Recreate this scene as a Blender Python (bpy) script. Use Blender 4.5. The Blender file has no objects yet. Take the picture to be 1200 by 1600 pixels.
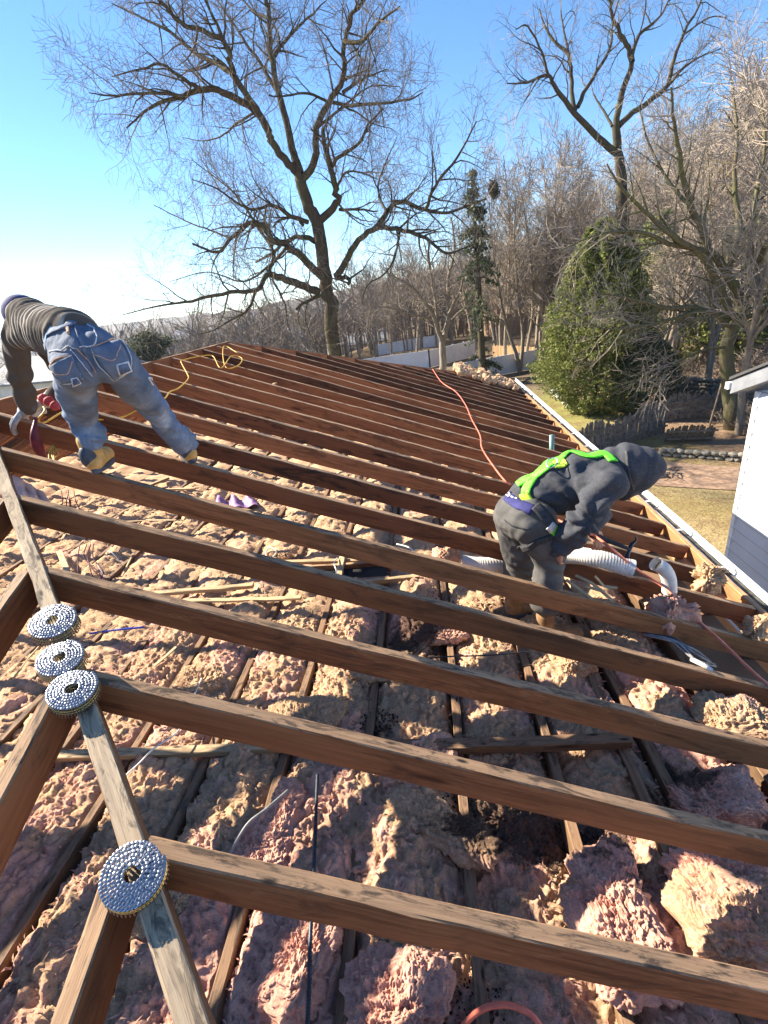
import bpy, bmesh, math, random
import numpy as np
from mathutils import Vector, Matrix, noise as mn
from mathutils.bvhtree import BVHTree
random.seed(7); rng = np.random.default_rng(7)
SC = bpy.context.scene; COL = SC.collection
# ---------------------------------------------------------------- camera
CAM = np.array([2.6041, -2.6766, .2914]); FPX = 755.85
_y, _p, _r = -.1153, -.4135, -.1303
FW = np.array([math.sin(_y)*math.cos(_p), math.cos(_y)*math.cos(_p), math.sin(_p)])
RT = np.array([math.cos(_y), -math.sin(_y), 0.]); UP = np.cross(RT, FW)
RT, UP = math.cos(_r)*RT+math.sin(_r)*UP, -math.sin(_r)*RT+math.cos(_r)*UP
cd = bpy.data.cameras.new('camera'); cam = bpy.data.objects.new('camera', cd); COL.objects.link(cam)
cam.matrix_world = Matrix(((RT[0], UP[0], -FW[0], CAM[0]), (RT[1], UP[1], -FW[1], CAM[1]), (RT[2], UP[2], -FW[2], CAM[2]), (0, 0, 0, 1)))
cd.sensor_fit = 'VERTICAL'; cd.sensor_height = 36; cd.lens = 36*FPX/1600; cd.clip_start = .05; cd.clip_end = 6000
SC.camera = cam
# ---------------------------------------------------------------- light
SUN_AZ, SUN_EL = math.radians(69), math.radians(33.2)      # azimuth measured from +Y towards -X
w = bpy.data.worlds.new('World'); SC.world = w; w.use_nodes = True
nt = w.node_tree; nt.nodes.clear()
sky = nt.nodes.new('ShaderNodeTexSky'); sky.sky_type = 'NISHITA'; sky.sun_disc = False
sky.sun_elevation = SUN_EL; sky.sun_rotation = -SUN_AZ; sky.air_density = 1.0; sky.dust_density = .0; sky.ozone_density = 3.0; sky.altitude = 1800
bg = nt.nodes.new('ShaderNodeBackground'); bg.inputs[1].default_value = .078
wo = nt.nodes.new('ShaderNodeOutputWorld'); hs = nt.nodes.new('ShaderNodeHueSaturation'); hs.inputs['Saturation'].default_value = 1.14; hs.inputs['Hue'].default_value = .5; nt.links.new(sky.outputs[0], hs.inputs['Color']); nt.links.new(hs.outputs[0], bg.inputs[0]); nt.links.new(bg.outputs[0], wo.inputs[0])
sd = Vector((-math.sin(SUN_AZ)*math.cos(SUN_EL), math.cos(SUN_AZ)*math.cos(SUN_EL), math.sin(SUN_EL)))
sl = bpy.data.lights.new('sun', 'SUN'); sl.energy = 5.0; sl.angle = math.radians(.5); sl.color = (1, .88, .70)
so = bpy.data.objects.new('sun', sl); COL.objects.link(so); so.rotation_euler = sd.to_track_quat('Z', 'Y').to_euler(); so.location = (0, 0, 30)
SC.view_settings.view_transform = 'Standard'; SC.view_settings.look = 'None'; SC.view_settings.gamma = 1
SC.view_settings.exposure = 1.85
# ---------------------------------------------------------------- helpers
def ray(px, py): return FW+(px-600)/FPX*RT-(py-800)/FPX*UP
def at(px, py, **k):
    D = ray(px, py); (a, v), = k.items(); i = 'xyz'.index(a); return CAM+D*(v-CAM[i])/D[i]
def depth(P): return float((np.array(P)-CAM)@FW)
def proj(P):
    d = np.array(P)-CAM; z = d@FW; return 600+FPX*(d@RT)/z, 800-FPX*(d@UP)/z
def hsh(x):
    x = math.sin(x*12.9898)*43758.5453; return x-math.floor(x)
def tag(o, label=None, cat=None, group=None, kind=None):
    if label: o['label'] = label
    if cat: o['category'] = cat
    if group: o['group'] = group
    if kind: o['kind'] = kind
    return o
def empty(name, loc, label=None, cat=None, group=None, kind=None):
    o = bpy.data.objects.new(name, None); COL.objects.link(o); o.location = loc; o.empty_display_size = .1
    return tag(o, label, cat, group, kind)
def origin(o):
    v = Vector((0, 0, 0))
    while o is not None: v += o.location; o = o.parent
    return v
class MB:
    def __init__(s): s.v = []; s.f = []; s.uv = []; s.n = 0
    def add(s, vs, fs, uvs=None):
        b = s.n; s.v.extend([tuple(map(float, q)) for q in vs]); s.n += len(vs)
        for i, f in enumerate(fs):
            s.f.append(tuple(b+j for j in f)); s.uv.append(uvs[i] if uvs else None)
    def box(s, c, sx, sy, sz, R=None, uvs=None):
        pts = [Vector((x*sx/2, y*sy/2, z*sz/2)) for x in (-1, 1) for y in (-1, 1) for z in (-1, 1)]
        if R is not None: pts = [R @ p for p in pts]
        s.add([p+Vector(c) for p in pts], [(0, 1, 3, 2), (4, 6, 7, 5), (0, 4, 5, 1), (2, 3, 7, 6), (0, 2, 6, 4), (1, 5, 7, 3)])
    def tube(s, P, r, n=6, cap=True):
        P = [np.array(p, float) for p in P]
        if not hasattr(r, '__len__'): r = [r]*len(P)
        ref = None; base = s.n; vs = []
        for i, p in enumerate(P):
            t = P[min(i+1, len(P)-1)]-P[max(i-1, 0)]; t = t/(np.linalg.norm(t)+1e-9)
            if ref is None:
                ref = np.cross(t, (0, 0, 1.)) if abs(t[2]) < .9 else np.cross(t, (1., 0, 0))
            ref = ref-t*(ref@t); ref /= np.linalg.norm(ref)+1e-9; q = np.cross(t, ref)
            for k in range(n):
                a = 2*math.pi*k/n; vs.append(p+r[i]*(math.cos(a)*ref+math.sin(a)*q))
        fs = []
        for i in range(len(P)-1):
            for k in range(n): fs.append((i*n+k, i*n+(k+1) % n, (i+1)*n+(k+1) % n, (i+1)*n+k))
        if cap: fs.append(tuple(range(n-1, -1, -1))); fs.append(tuple((len(P)-1)*n+k for k in range(n)))
        s.add(vs, fs)
    def beam(s, A, B, w, h, up=(0, 0, 1), warp=.004, cham=.004, step=.12, seed=None):
        """timber whose TOP centre line runs A->B"""
        A, B = np.array(A, float), np.array(B, float); t = B-A; L = np.linalg.norm(t); t /= L
        side = np.cross(t, up); side /= np.linalg.norm(side); u = np.cross(side, t)
        sd_ = random.random()*50 if seed is None else seed
        n = max(2, int(L/step)); c = cham
        sec = [(-w/2+c, 0), (w/2-c, 0), (w/2, -c), (w/2, -h+c), (w/2-c, -h), (-w/2+c, -h), (-w/2, -h+c), (-w/2, -c)]
        per = [0]
        for k in range(8):
            a, b = sec[k], sec[(k+1) % 8]; per.append(per[-1]+math.hypot(a[0]-b[0], a[1]-b[1]))
        vs = []; fs = []; uvs = []
        for i in range(n+1):
            x = L*i/n; e = math.sin(math.pi*i/n)
            dx = warp*e*mn.noise(Vector((x*.5, sd_, 0)))*3; dz = warp*e*mn.noise(Vector((x*.5, sd_, 9)))*2
            for k, (a, b) in enumerate(sec):
                j = .0042*mn.noise(Vector((x*9, sd_+k*3.1, 2))); vs.append(A+t*x+side*(a+dx+j)+u*(b+dz+(j if k < 3 or k == 7 else 0)))
        for i in range(n):
            for k in range(8):
                k2 = (k+1) % 8; fs.append((i*8+k, i*8+k2, (i+1)*8+k2, (i+1)*8+k))
                u0, u1 = sd_+L*i/n, sd_+L*(i+1)/n; v0, v1 = per[k]+sd_, per[k+1]+sd_
                uvs.append([(u0, v0), (u0, v1), (u1, v1), (u1, v0)])
        fs.append(tuple(range(7, -1, -1))); uvs.append([(sd_+sec[k][0]*.3, sd_+sec[k][1]) for k in range(7, -1, -1)])
        fs.append(tuple(n*8+k for k in range(8))); uvs.append([(sd_+sec[k][0]*.3, sd_+sec[k][1]) for k in range(8)])
        s.add(vs, fs, uvs)
    def build(s, name, mat, parent=None, smooth=False, label=None, cat=None, group=None, kind=None, loc=None):
        o0 = origin(parent) if parent is not None else (Vector(loc) if loc is not None else Vector((0, 0, 0)))
        V = np.array(s.v, float).reshape(-1, 3)-np.array(o0)
        me = bpy.data.meshes.new(name); me.from_pydata(V.tolist(), [], s.f)
        if any(u is not None for u in s.uv):
            ul = me.uv_layers.new(name='UVMap'); flat = []
            for f, u in zip(s.f, s.uv): flat.extend(u if u else [(0, 0)]*len(f))
            ul.data.foreach_set('uv', np.array(flat, dtype=np.float32).ravel())
        if smooth: me.polygons.foreach_set('use_smooth', [True]*len(me.polygons))
        me.validate(); me.update()
        for m in (mat if isinstance(mat, (list, tuple)) else [mat]): me.materials.append(m)
        o = bpy.data.objects.new(name, me); COL.objects.link(o)
        if parent is not None: o.parent = parent
        elif loc is not None: o.location = loc
        return tag(o, label, cat, group, kind)
def npmesh(name, V, F, mat, parent=None, smooth=True, loc=None, **k):
    """V (n,3) F (m,3|4) numpy -> object"""
    o0 = np.array(origin(parent)) if parent is not None else (np.array(loc) if loc is not None else np.zeros(3))
    me = bpy.data.meshes.new(name); V = (V-o0).astype(np.float32); m, c = F.shape
    me.vertices.add(len(V)); me.vertices.foreach_set('co', V.ravel())
    me.loops.add(m*c); me.loops.foreach_set('vertex_index', F.astype(np.int32).ravel())
    me.polygons.add(m); me.polygons.foreach_set('loop_start', np.arange(0, m*c, c, dtype=np.int32))
    me.polygons.foreach_set('loop_total', np.full(m, c, dtype=np.int32))
    me.polygons.foreach_set('use_smooth', np.full(m, smooth)); me.update(calc_edges=True); me.validate()
    me.materials.append(mat)
    o = bpy.data.objects.new(name, me); COL.objects.link(o)
    if parent is not None: o.parent = parent
    elif loc is not None: o.location = loc
    return tag(o, **k)
def catmull(P, n=6):
    P = [np.array(p, float) for p in P]; Q = [2*P[0]-P[1]]+P+[2*P[-1]-P[-2]]; out = []
    for i in range(1, len(Q)-2):
        a, b, c, d = Q[i-1:i+3]
        for k in range(n):
            t = k/n; out.append(.5*((2*b)+(c-a)*t+(2*a-5*b+4*c-d)*t*t+(3*b-a-3*c+d)*t**3))
    out.append(P[-1]); return out
# numpy gradient noise -----------------------------------------------------
_perm = rng.permutation(4096).astype(np.int64)
def _h(ix, iy, iz=0): return _perm[(_perm[(_perm[ix & 4095]+iy) & 4095]+iz) & 4095]
def pn2(x, y, s=0):
    ix, iy = np.floor(x).astype(np.int64), np.floor(y).astype(np.int64); fx, fy = x-ix, y-iy
    u, v = fx*fx*fx*(fx*(fx*6-15)+10), fy*fy*fy*(fy*(fy*6-15)+10)
    def g(a, b):
        t = _h(ix+a, iy+b, s)*(2*math.pi/4096); return np.cos(t)*(fx-a)+np.sin(t)*(fy-b)
    return ((g(0, 0)*(1-u)+g(1, 0)*u)*(1-v)+(g(0, 1)*(1-u)+g(1, 1)*u)*v)*1.5
def vor2(x, y, s=0):
    ix, iy = np.floor(x).astype(np.int64), np.floor(y).astype(np.int64); d = np.full(x.shape, 9.)
    for a in (-1, 0, 1):
        for b in (-1, 0, 1):
            h = _h(ix+a, iy+b, s); h2 = _h(ix+a, iy+b, s+17)
            d = np.minimum(d, (ix+a+h/4096.-x)**2+(iy+b+h2/4096.-y)**2)
    return np.sqrt(d)
# ---------------------------------------------------------------- materials
def M(name, rough=.8, metal=0., spec=.3):
    m = bpy.data.materials.new(name); m.use_nodes = True; b = m.node_tree.nodes['Principled BSDF']
    b.inputs['Roughness'].default_value = rough; b.inputs['Metallic'].default_value = metal
    b.inputs['Specular IOR Level'].default_value = spec
    return m, m.node_tree, b
def N(t, ty, **k):
    n = t.nodes.new(ty)
    for a, v in k.items():
        if a.startswith('i_'): n.inputs[a[2:].replace('_', ' ')].default_value = v
        else: setattr(n, a, v)
    return n
def rampn(t, src, stops):
    r = N(t, 'ShaderNodeValToRGB'); e = r.color_ramp.elements
    while len(e) < len(stops): e.new(.5)
    for i, (p, c) in enumerate(stops):
        e[i].position = p; e[i].color = (c, c, c, 1) if isinstance(c, (int, float)) else (*c, 1)
    t.links.new(src, r.inputs[0]); return r.outputs[0]
def mix(t, f, a, b, mode='MIX'):
    n = N(t, 'ShaderNodeMix', data_type='RGBA', blend_type=mode)
    for i, v in ((0, f), (6, a), (7, b)):
        if hasattr(v, 'is_output'): t.links.new(v, n.inputs[i])
        else: n.inputs[i].default_value = v if i == 0 else (*v, 1)
    return n.outputs[2]
def nz(t, scale, vec=None, detail=4, rough=.55, dist=0):
    n = N(t, 'ShaderNodeTexNoise', i_Scale=scale, i_Detail=detail, i_Roughness=rough, i_Distortion=dist)
    if vec is not None: t.links.new(vec, n.inputs['Vector'])
    return n.outputs[0]
def bump(t, b, h, s=.3, d=.01):
    n = N(t, 'ShaderNodeBump', i_Strength=s, i_Distance=d); t.links.new(h, n.inputs['Height']); t.links.new(n.outputs[0], b.inputs['Normal'])
def mapping(t, vec, scale):
    n = N(t, 'ShaderNodeMapping'); n.inputs['Scale'].default_value = scale; t.links.new(vec, n.inputs['Vector']); return n.outputs[0]
def geo(t, k='Position'): return N(t, 'ShaderNodeNewGeometry').outputs[k]
def simple(name, c1, c2, scale=20, rough=.8, metal=0., bs=.2, bd=.004, spec=.3, obj=True, det=5):
    m, t, b = M(name, rough, metal, spec)
    v = N(t, 'ShaderNodeTexCoord').outputs['Object'] if obj else geo(t)
    n = nz(t, scale, v, det); t.links.new(rampn(t, n, [(.35, c1), (.65, c2)]), b.inputs['Base Color'])
    if bs: bump(t, b, n, bs, bd)
    return m
def wood(name, dark, lite, top_a, top_b, stain=.5, soot=.3):
    """aged lumber; UV: u along the grain in metres"""
    m, t, b = M(name, .78, 0, .25)
    uv = N(t, 'ShaderNodeTexCoord').outputs['UV']; pos = geo(t)
    gr = nz(t, 1, mapping(t, uv, (2.2, 60, 1)), 6, .65, .6)          # grain
    gr2 = nz(t, 1, mapping(t, uv, (9, 260, 1)), 3, .6)
    lo = nz(t, 1, mapping(t, uv, (1.1, 5, 1)), 3, .6)                 # broad tone
    side = mix(t, rampn(t, gr, [(.38, 0), (.60, 1)]), dark, lite); side = mix(t, rampn(t, gr2, [(.34, .6), (.48, 0)]), side, tuple(c*.45 for c in dark)); scr = nz(t, 1, mapping(t, uv, (5, 22, 1)), 5, .75, 1.5); side = mix(t, rampn(t, scr, [(.60, 0), (.70, .55)]), side, tuple(min(1, c*1.7+.03) for c in lite))
    side = mix(t, rampn(t, lo, [(.35, 0), (.7, .75)]), side, tuple(c*1.25 for c in lite))
    oi = N(t, 'ShaderNodeObjectInfo').outputs['Random']; spl = nz(t, 1, mapping(t, uv, (1.3, 150, 1)), 3, .7, 1.5)
    side = mix(t, rampn(t, oi, [(0, 0), (1, .65)]), side, tuple(c*.6 for c in dark))
    side = mix(t, rampn(t, spl, [(.66, 0), (.72, .8)]), side, (.02, .012, .008))
    # knots
    vo = N(t, 'ShaderNodeTexVoronoi', i_Scale=1.); t.links.new(mapping(t, uv, (1.6, 9, 1)), vo.inputs['Vector'])
    side = mix(t, rampn(t, vo.outputs['Distance'], [(.05, .85), (.13, 0)]), side, tuple(c*.35 for c in dark))
    # black water stains
    st = nz(t, 1, mapping(t, uv, (2.6, 11, 1)), 5, .7, 1.2)
    side = mix(t, rampn(t, st, [(.53, 0), (.64, stain)]), side, (.02, .016, .014))
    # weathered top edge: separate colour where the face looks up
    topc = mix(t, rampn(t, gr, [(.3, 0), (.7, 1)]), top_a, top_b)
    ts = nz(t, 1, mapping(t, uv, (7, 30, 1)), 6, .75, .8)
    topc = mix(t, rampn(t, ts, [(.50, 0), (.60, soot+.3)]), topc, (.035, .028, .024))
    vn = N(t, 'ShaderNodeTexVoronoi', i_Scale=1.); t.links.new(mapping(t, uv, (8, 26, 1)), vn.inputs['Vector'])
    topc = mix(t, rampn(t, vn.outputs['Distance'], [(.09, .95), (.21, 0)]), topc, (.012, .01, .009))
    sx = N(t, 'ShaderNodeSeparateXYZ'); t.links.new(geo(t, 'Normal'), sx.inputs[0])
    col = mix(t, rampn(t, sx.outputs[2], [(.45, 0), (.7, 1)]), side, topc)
    t.links.new(col, b.inputs['Base Color'])
    hh = N(t, 'ShaderNodeMath', operation='ADD'); t.links.new(gr, hh.inputs[0]); t.links.new(gr2, hh.inputs[1])
    bump(t, b, hh.outputs[0], .35, .003)
    return m
MT = {}; JZ = -1.62
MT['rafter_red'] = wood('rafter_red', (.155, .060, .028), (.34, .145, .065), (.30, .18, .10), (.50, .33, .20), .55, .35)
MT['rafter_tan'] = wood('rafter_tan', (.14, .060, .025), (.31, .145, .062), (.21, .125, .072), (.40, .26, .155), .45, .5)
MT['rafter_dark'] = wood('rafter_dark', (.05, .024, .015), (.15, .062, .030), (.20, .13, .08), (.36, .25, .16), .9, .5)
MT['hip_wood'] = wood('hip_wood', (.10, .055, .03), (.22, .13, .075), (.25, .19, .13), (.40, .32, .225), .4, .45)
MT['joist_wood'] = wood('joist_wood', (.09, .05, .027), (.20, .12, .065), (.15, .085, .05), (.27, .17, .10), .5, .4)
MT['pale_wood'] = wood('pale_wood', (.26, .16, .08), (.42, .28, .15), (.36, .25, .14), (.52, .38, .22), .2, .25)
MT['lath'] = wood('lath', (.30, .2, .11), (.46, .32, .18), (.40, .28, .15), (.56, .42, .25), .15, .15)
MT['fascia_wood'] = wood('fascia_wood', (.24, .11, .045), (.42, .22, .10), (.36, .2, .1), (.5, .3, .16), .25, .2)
def insul(name, tan_bias=0.):
    m, t, b = M(name, .95, 0, .1)
    pos = geo(t); p1 = nz(t, 1.6, pos, 5, .6, .4); p2 = nz(t, 9, pos, 6, .7, .5); p3 = nz(t, 60, pos, 6, .75, 1.0)
    fib = nz(t, 1, mapping(t, pos, (140, 60, 160)), 5, .7, 2.0)
    pink = mix(t, rampn(t, p2, [(.3, 0), (.7, 1)]), (.66, .30, .225), (.90, .56, .43))
    tan = mix(t, rampn(t, p3, [(.3, 0), (.7, 1)]), (.43, .27, .15), (.76, .53, .33))
    # pinker to the south-east part of the attic, dusty tan towards the ridge
    sx = N(t, 'ShaderNodeSeparateXYZ'); t.links.new(pos, sx.inputs[0])
    g = N(t, 'ShaderNodeMath', operation='MULTIPLY_ADD'); t.links.new(sx.outputs[1], g.inputs[0]); g.inputs[1].default_value = -.055; g.inputs[2].default_value = -.045-tan_bias
    g2 = N(t, 'ShaderNodeMath', operation='ADD'); t.links.new(g.outputs[0], g2.inputs[0]); t.links.new(p1, g2.inputs[1])
    g3 = N(t, 'ShaderNodeMath', operation='MULTIPLY_ADD'); t.links.new(p2, g3.inputs[0]); g3.inputs[1].default_value = .55; g3.inputs[2].default_value = -.27
    g4 = N(t, 'ShaderNodeMath', operation='ADD'); t.links.new(g2.outputs[0], g4.inputs[0]); t.links.new(g3.outputs[0], g4.inputs[1])
    col = mix(t, rampn(t, g4.outputs[0], [(.46, 0), (.60, 1)]), tan, pink)
    # soot and dirt clots
    sn0 = nz(t, 3.1, pos, 8, .75, .8); last = sn0
    for (cx, cy, rr_) in ((2.78, -1.35, .30), (3.02, -1.50, .30), (2.45, -.35, .35), (2.25, -1.0, .16), (2.75, -2.15, .25), (3.45, -1.35, .2)):
        vd = N(t, 'ShaderNodeVectorMath', operation='DISTANCE'); t.links.new(pos, vd.inputs[0]); vd.inputs[1].default_value = (cx, cy, JZ+.02)
        mr_ = N(t, 'ShaderNodeMapRange'); mr_.inputs[1].default_value = rr_*.3; mr_.inputs[2].default_value = rr_*1.1; mr_.inputs[3].default_value = .20; mr_.inputs[4].default_value = 0; t.links.new(vd.outputs['Value'], mr_.inputs[0])
        ad = N(t, 'ShaderNodeMath', operation='ADD'); t.links.new(last, ad.inputs[0]); t.links.new(mr_.outputs[0], ad.inputs[1]); last = ad.outputs[0]
    sn = last; col = mix(t, rampn(t, sn, [(.60, 0), (.68, .9)]), col, (.018, .015, .013))
    sp = nz(t, 34, pos, 4, .8, .3); col = mix(t, rampn(t, sp, [(.63, 0), (.72, .7)]), col, (.05, .035, .025))
    fb2 = nz(t, 1, mapping(t, pos, (38, 70, 60)), 7, .82, 2.5); fb3 = nz(t, 120, pos, 5, .85, 1.5); crk = nz(t, 17, pos, 8, .8, 1.6)
    col = mix(t, rampn(t, fb2, [(.36, .6), (.50, 0)]), col, (.30, .16, .12)); col = mix(t, rampn(t, fb3, [(.36, .5), (.50, 0)]), col, (.26, .15, .10))
    col = mix(t, rampn(t, crk, [(.30, .6), (.40, 0)]), col, (.20, .12, .09)); col = mix(t, rampn(t, fb2, [(.56, 0), (.68, .6)]), col, (.92, .72, .60))
    t.links.new(col, b.inputs['Base Color'])
    a = N(t, 'ShaderNodeMath', operation='ADD'); t.links.new(p3, a.inputs[0]); t.links.new(fb2, a.inputs[1])
    a2 = N(t, 'ShaderNodeMath', operation='MULTIPLY_ADD'); t.links.new(crk, a2.inputs[0]); a2.inputs[1].default_value = 2.; t.links.new(a.outputs[0], a2.inputs[2])
    a3 = N(t, 'ShaderNodeMath', operation='MULTIPLY_ADD'); t.links.new(fb3, a3.inputs[0]); a3.inputs[1].default_value = .5; t.links.new(a2.outputs[0], a3.inputs[2])
    bump(t, b, a3.outputs[0], .7, .010)
    return m
MT['insulation'] = insul('insulation'); MT['insulation_pink'] = insul('insulation_pink', -.14); MT['insulation_tan'] = insul('insulation_tan', .12)
MT['soot'] = simple('soot', (.012, .010, .009), (.05, .04, .032), 60, .95, 0, .8, .01, obj=False)
MT['steel'] = simple('steel', (.24, .26, .30), (.44, .46, .50), 300, .34, 1., 0, .0005)
MT['brass_wire'] = simple('brass_wire', (.45, .32, .09), (.62, .46, .16), 80, .35, .9, 0)
MT['gutter_white'] = simple('gutter_white', (.62, .66, .68), (.78, .80, .80), 8, .35, 0, .05, .002)
MT['nail_rust'] = simple('nail_rust', (.03, .022, .018), (.10, .07, .05), 90, .7, .6, 0)
MT['gutter_dirt'] = simple('gutter_dirt', (.03, .028, .024), (.12, .11, .095), 18, .95, 0, .6, .01, obj=False)
MT['siding'] = simple('siding', (.56, .56, .60), (.64, .64, .67), 1.5, .45, 0, .06, .004)
MT['lap_shade_grey'] = simple('lap_shade_grey', (.34, .34, .37), (.42, .42, .45), 3, .6, 0, 0)
MT['trim_white'] = simple('trim_white', (.78, .78, .78), (.84, .84, .84), 3, .4, 0, 0)
MT['soffit_grey'] = simple('soffit_grey', (.15, .16, .18), (.21, .22, .245), 4, .5, 0, .05)
MT['shingle'] = simple('shingle', (.03, .03, .032), (.10, .10, .105), 60, .95, 0, .6, .01)
MT['duct'] = simple('duct', (.55, .54, .52), (.74, .72, .68), 25, .5, .1, .2, .003)
MT['hole_dark'] = simple('hole_dark', (.012, .012, .012), (.03, .028, .026), 5, .9, 0, 0)
MT['hose_red'] = simple('hose_red', (.58, .14, .085), (.72, .22, .15), 12, .42, 0, .03, .001)
MT['cord_yellow'] = simple('cord_yellow', (.55, .32, .03), (.70, .43, .06), 12, .45, 0, 0)
MT['cable_black'] = simple('cable_black', (.02, .025, .035), (.05, .06, .08), 40, .4, .3, 0)
MT['cable_grey'] = simple('cable_grey', (.14, .145, .15), (.27, .275, .28), 30, .5, 0, 0)
MT['cable_white'] = simple('cable_white', (.6, .58, .53), (.75, .73, .68), 30, .5, 0, 0)
MT['wire_red'] = simple('wire_red', (.22, .035, .03), (.36, .06, .05), 30, .5, 0, 0)
MT['wire_maroon'] = simple('wire_maroon', (.09, .012, .022), (.17, .03, .045), 30, .5, 0, 0)
MT['blue_plastic'] = simple('blue_plastic', (.01, .03, .32), (.02, .06, .45), 20, .35, 0, 0)
MT['green_metal'] = simple('green_metal', (.10, .20, .18), (.16, .28, .26), 20, .45, .3, .1)
MT['vinyl_fence'] = simple('vinyl_fence', (.55, .58, .64), (.66, .69, .74), .8, .5, 0, 0)
MT['old_fence'] = simple('old_fence', (.085, .075, .065), (.19, .17, .145), 6, .9, 0, .6, .01)
def bark(name, a, b_, mossy=0.):
    m, t, b = M(name, .95, 0, .1); v = N(t, 'ShaderNodeTexCoord').outputs['Object']
    n = nz(t, 1, mapping(t, v, (9, 9, 2.2)), 6, .7, .5); c = rampn(t, n, [(.3, a), (.7, b_)])
    if mossy: c = mix(t, rampn(t, nz(t, 1.2, v, 4), [(.45, 0), (.7, mossy)]), c, (.13, .15, .05))
    t.links.new(c, b.inputs['Base Color']); bump(t, b, n, .8, .04); return m
MT['bark_dark'] = bark('bark_dark', (.035, .028, .022), (.12, .095, .07), .3)
MT['bark_olive'] = bark('bark_olive', (.07, .06, .035), (.19, .165, .10), .5)
MT['bark_grey'] = bark('bark_grey', (.14, .115, .09), (.32, .27, .21))
MT['twig_brown'] = simple('twig_brown', (.15, .125, .105), (.28, .235, .195), 2, .9, 0, 0)
MT['twig_tan'] = simple('twig_tan', (.22, .18, .145), (.38, .32, .26), 1, .9, 0, 0)
def leafmat(name, a, b_, c_):
    m, t, b = M(name, .6, 0, .3); v = geo(t)
    n = nz(t, 3.5, v, 3, .6); r = N(t, 'ShaderNodeNewGeometry').outputs['Random Per Island']
    c = mix(t, rampn(t, n, [(.35, 0), (.65, 1)]), a, b_); c = mix(t, rampn(t, r, [(.3, 0), (1, .8)]), c, c_)
    t.links.new(c, b.inputs['Base Color']); b.inputs['Subsurface Weight'].default_value = 0
    tr = N(t, 'ShaderNodeBsdfTranslucent'); t.links.new(c, tr.inputs[0]); mx = N(t, 'ShaderNodeMixShader'); mx.inputs[0].default_value = .3
    out = t.nodes['Material Output']; t.links.new(b.outputs[0], mx.inputs[1]); t.links.new(tr.outputs[0], mx.inputs[2]); t.links.new(mx.outputs[0], out.inputs[0]); return m
MT['leaf_bush'] = leafmat('leaf_bush', (.065, .10, .022), (.155, .185, .045), (.27, .27, .08))
MT['leaf_spruce'] = leafmat('leaf_spruce', (.03, .05, .025), (.06, .09, .04), (.10, .11, .06))
def denim():
    m, t, b = M('denim', .85, 0, .2); v = N(t, 'ShaderNodeTexCoord').outputs['Object']
    n = nz(t, 5, v, 5, .65, .3); w1 = nz(t, 420, v, 2)
    c = rampn(t, n, [(.32, (.065, .105, .19)), (.5, (.14, .205, .32)), (.68, (.34, .42, .54))])
    c = mix(t, rampn(t, nz(t, 2.2, v, 4), [(.48, 0), (.64, .45)]), c, (.20, .20, .185))
    c = mix(t, rampn(t, w1, [(.35, .25), (.6, 0)]), c, (.02, .035, .08))
    sz = N(t, 'ShaderNodeSeparateXYZ'); t.links.new(v, sz.inputs[0]); ns = N(t, 'ShaderNodeMath', operation='MULTIPLY_ADD'); t.links.new(n, ns.inputs[0]); ns.inputs[1].default_value = .5; t.links.new(sz.outputs[2], ns.inputs[2])
    c = mix(t, rampn(t, ns.outputs[0], [(.62, 0), (.82, .62)]), c, (.075, .09, .125))
    t.links.new(c, b.inputs['Base Color']); bump(t, b, nz(t, 12, v, 6, .7, .6), .45, .012); return m
MT['denim'] = denim()
MT['denim_dark'] = simple('denim_dark', (.045, .07, .13), (.12, .16, .24), 30, .85, 0, .4, .003)
MT['stitch'] = simple('stitch', (.40, .20, .12), (.55, .36, .24), 90, .8, 0, 0)
MT['stitch_pale'] = simple('stitch_pale', (.45, .48, .52), (.6, .62, .65), 90, .8, 0, 0)
def knit():
    m, t, b = M('sweater', .95, 0, .1); v = N(t, 'ShaderNodeTexCoord').outputs['Object']
    a = N(t, 'ShaderNodeAttribute', attribute_name='stripe').outputs['Fac']
    c = mix(t, rampn(t, a, [(.55, 0), (.8, .8)]), (.085, .074, .066), (.46, .43, .39))
    c = mix(t, rampn(t, nz(t, 40, v, 5, .7), [(.4, 0), (.7, .3)]), c, (.05, .042, .036))
    t.links.new(c, b.inputs['Base Color']); bump(t, b, nz(t, 180, v, 3), .4, .003); return m
MT['sweater'] = knit()
MT['fleece_grey'] = simple('fleece_grey', (.040, .043, .052), (.062, .066, .078), 120, .95, 0, .5, .002)
MT['trouser_grey'] = simple('trouser_grey', (.060, .060, .062), (.105, .103, .10), 9, .9, 0, .4, .004)
MT['hivis'] = simple('hivis', (.10, .62, .03), (.16, .78, .05), 8, .6, 0, .1)
MT['hivis_yellow'] = simple('hivis_yellow', (.42, .68, .04), (.5, .75, .08), 8, .6, 0, .1)
MT['silver_tape'] = simple('silver_tape', (.5, .5, .5), (.7, .7, .7), 40, .4, .3, 0)
MT['navy'] = simple('navy', (.02, .022, .10), (.035, .035, .15), 20, .8, 0, .1)
MT['black_strap'] = simple('black_strap', (.02, .022, .028), (.05, .052, .06), 60, .8, 0, .2)
MT['skin'] = simple('skin', (.36, .17, .11), (.46, .24, .17), 20, .55, 0, .1)
MT['boot_tan'] = simple('boot_tan', (.42, .24, .07), (.60, .38, .14), 25, .8, 0, .4, .003)
MT['boot_brown'] = simple('boot_brown', (.16, .09, .045), (.27, .16, .08), 25, .85, 0, .4, .003)
MT['boot_dark'] = simple('boot_dark', (.03, .04, .06), (.08, .095, .12), 25, .6, 0, .3, .003)
MT['glove'] = simple('glove', (.20, .21, .23), (.42, .43, .46), 25, .9, 0, .4, .004)
MT['glove_palm'] = simple('glove_palm', (.04, .045, .05), (.09, .095, .10), 40, .7, 0, .3, .002)
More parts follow.
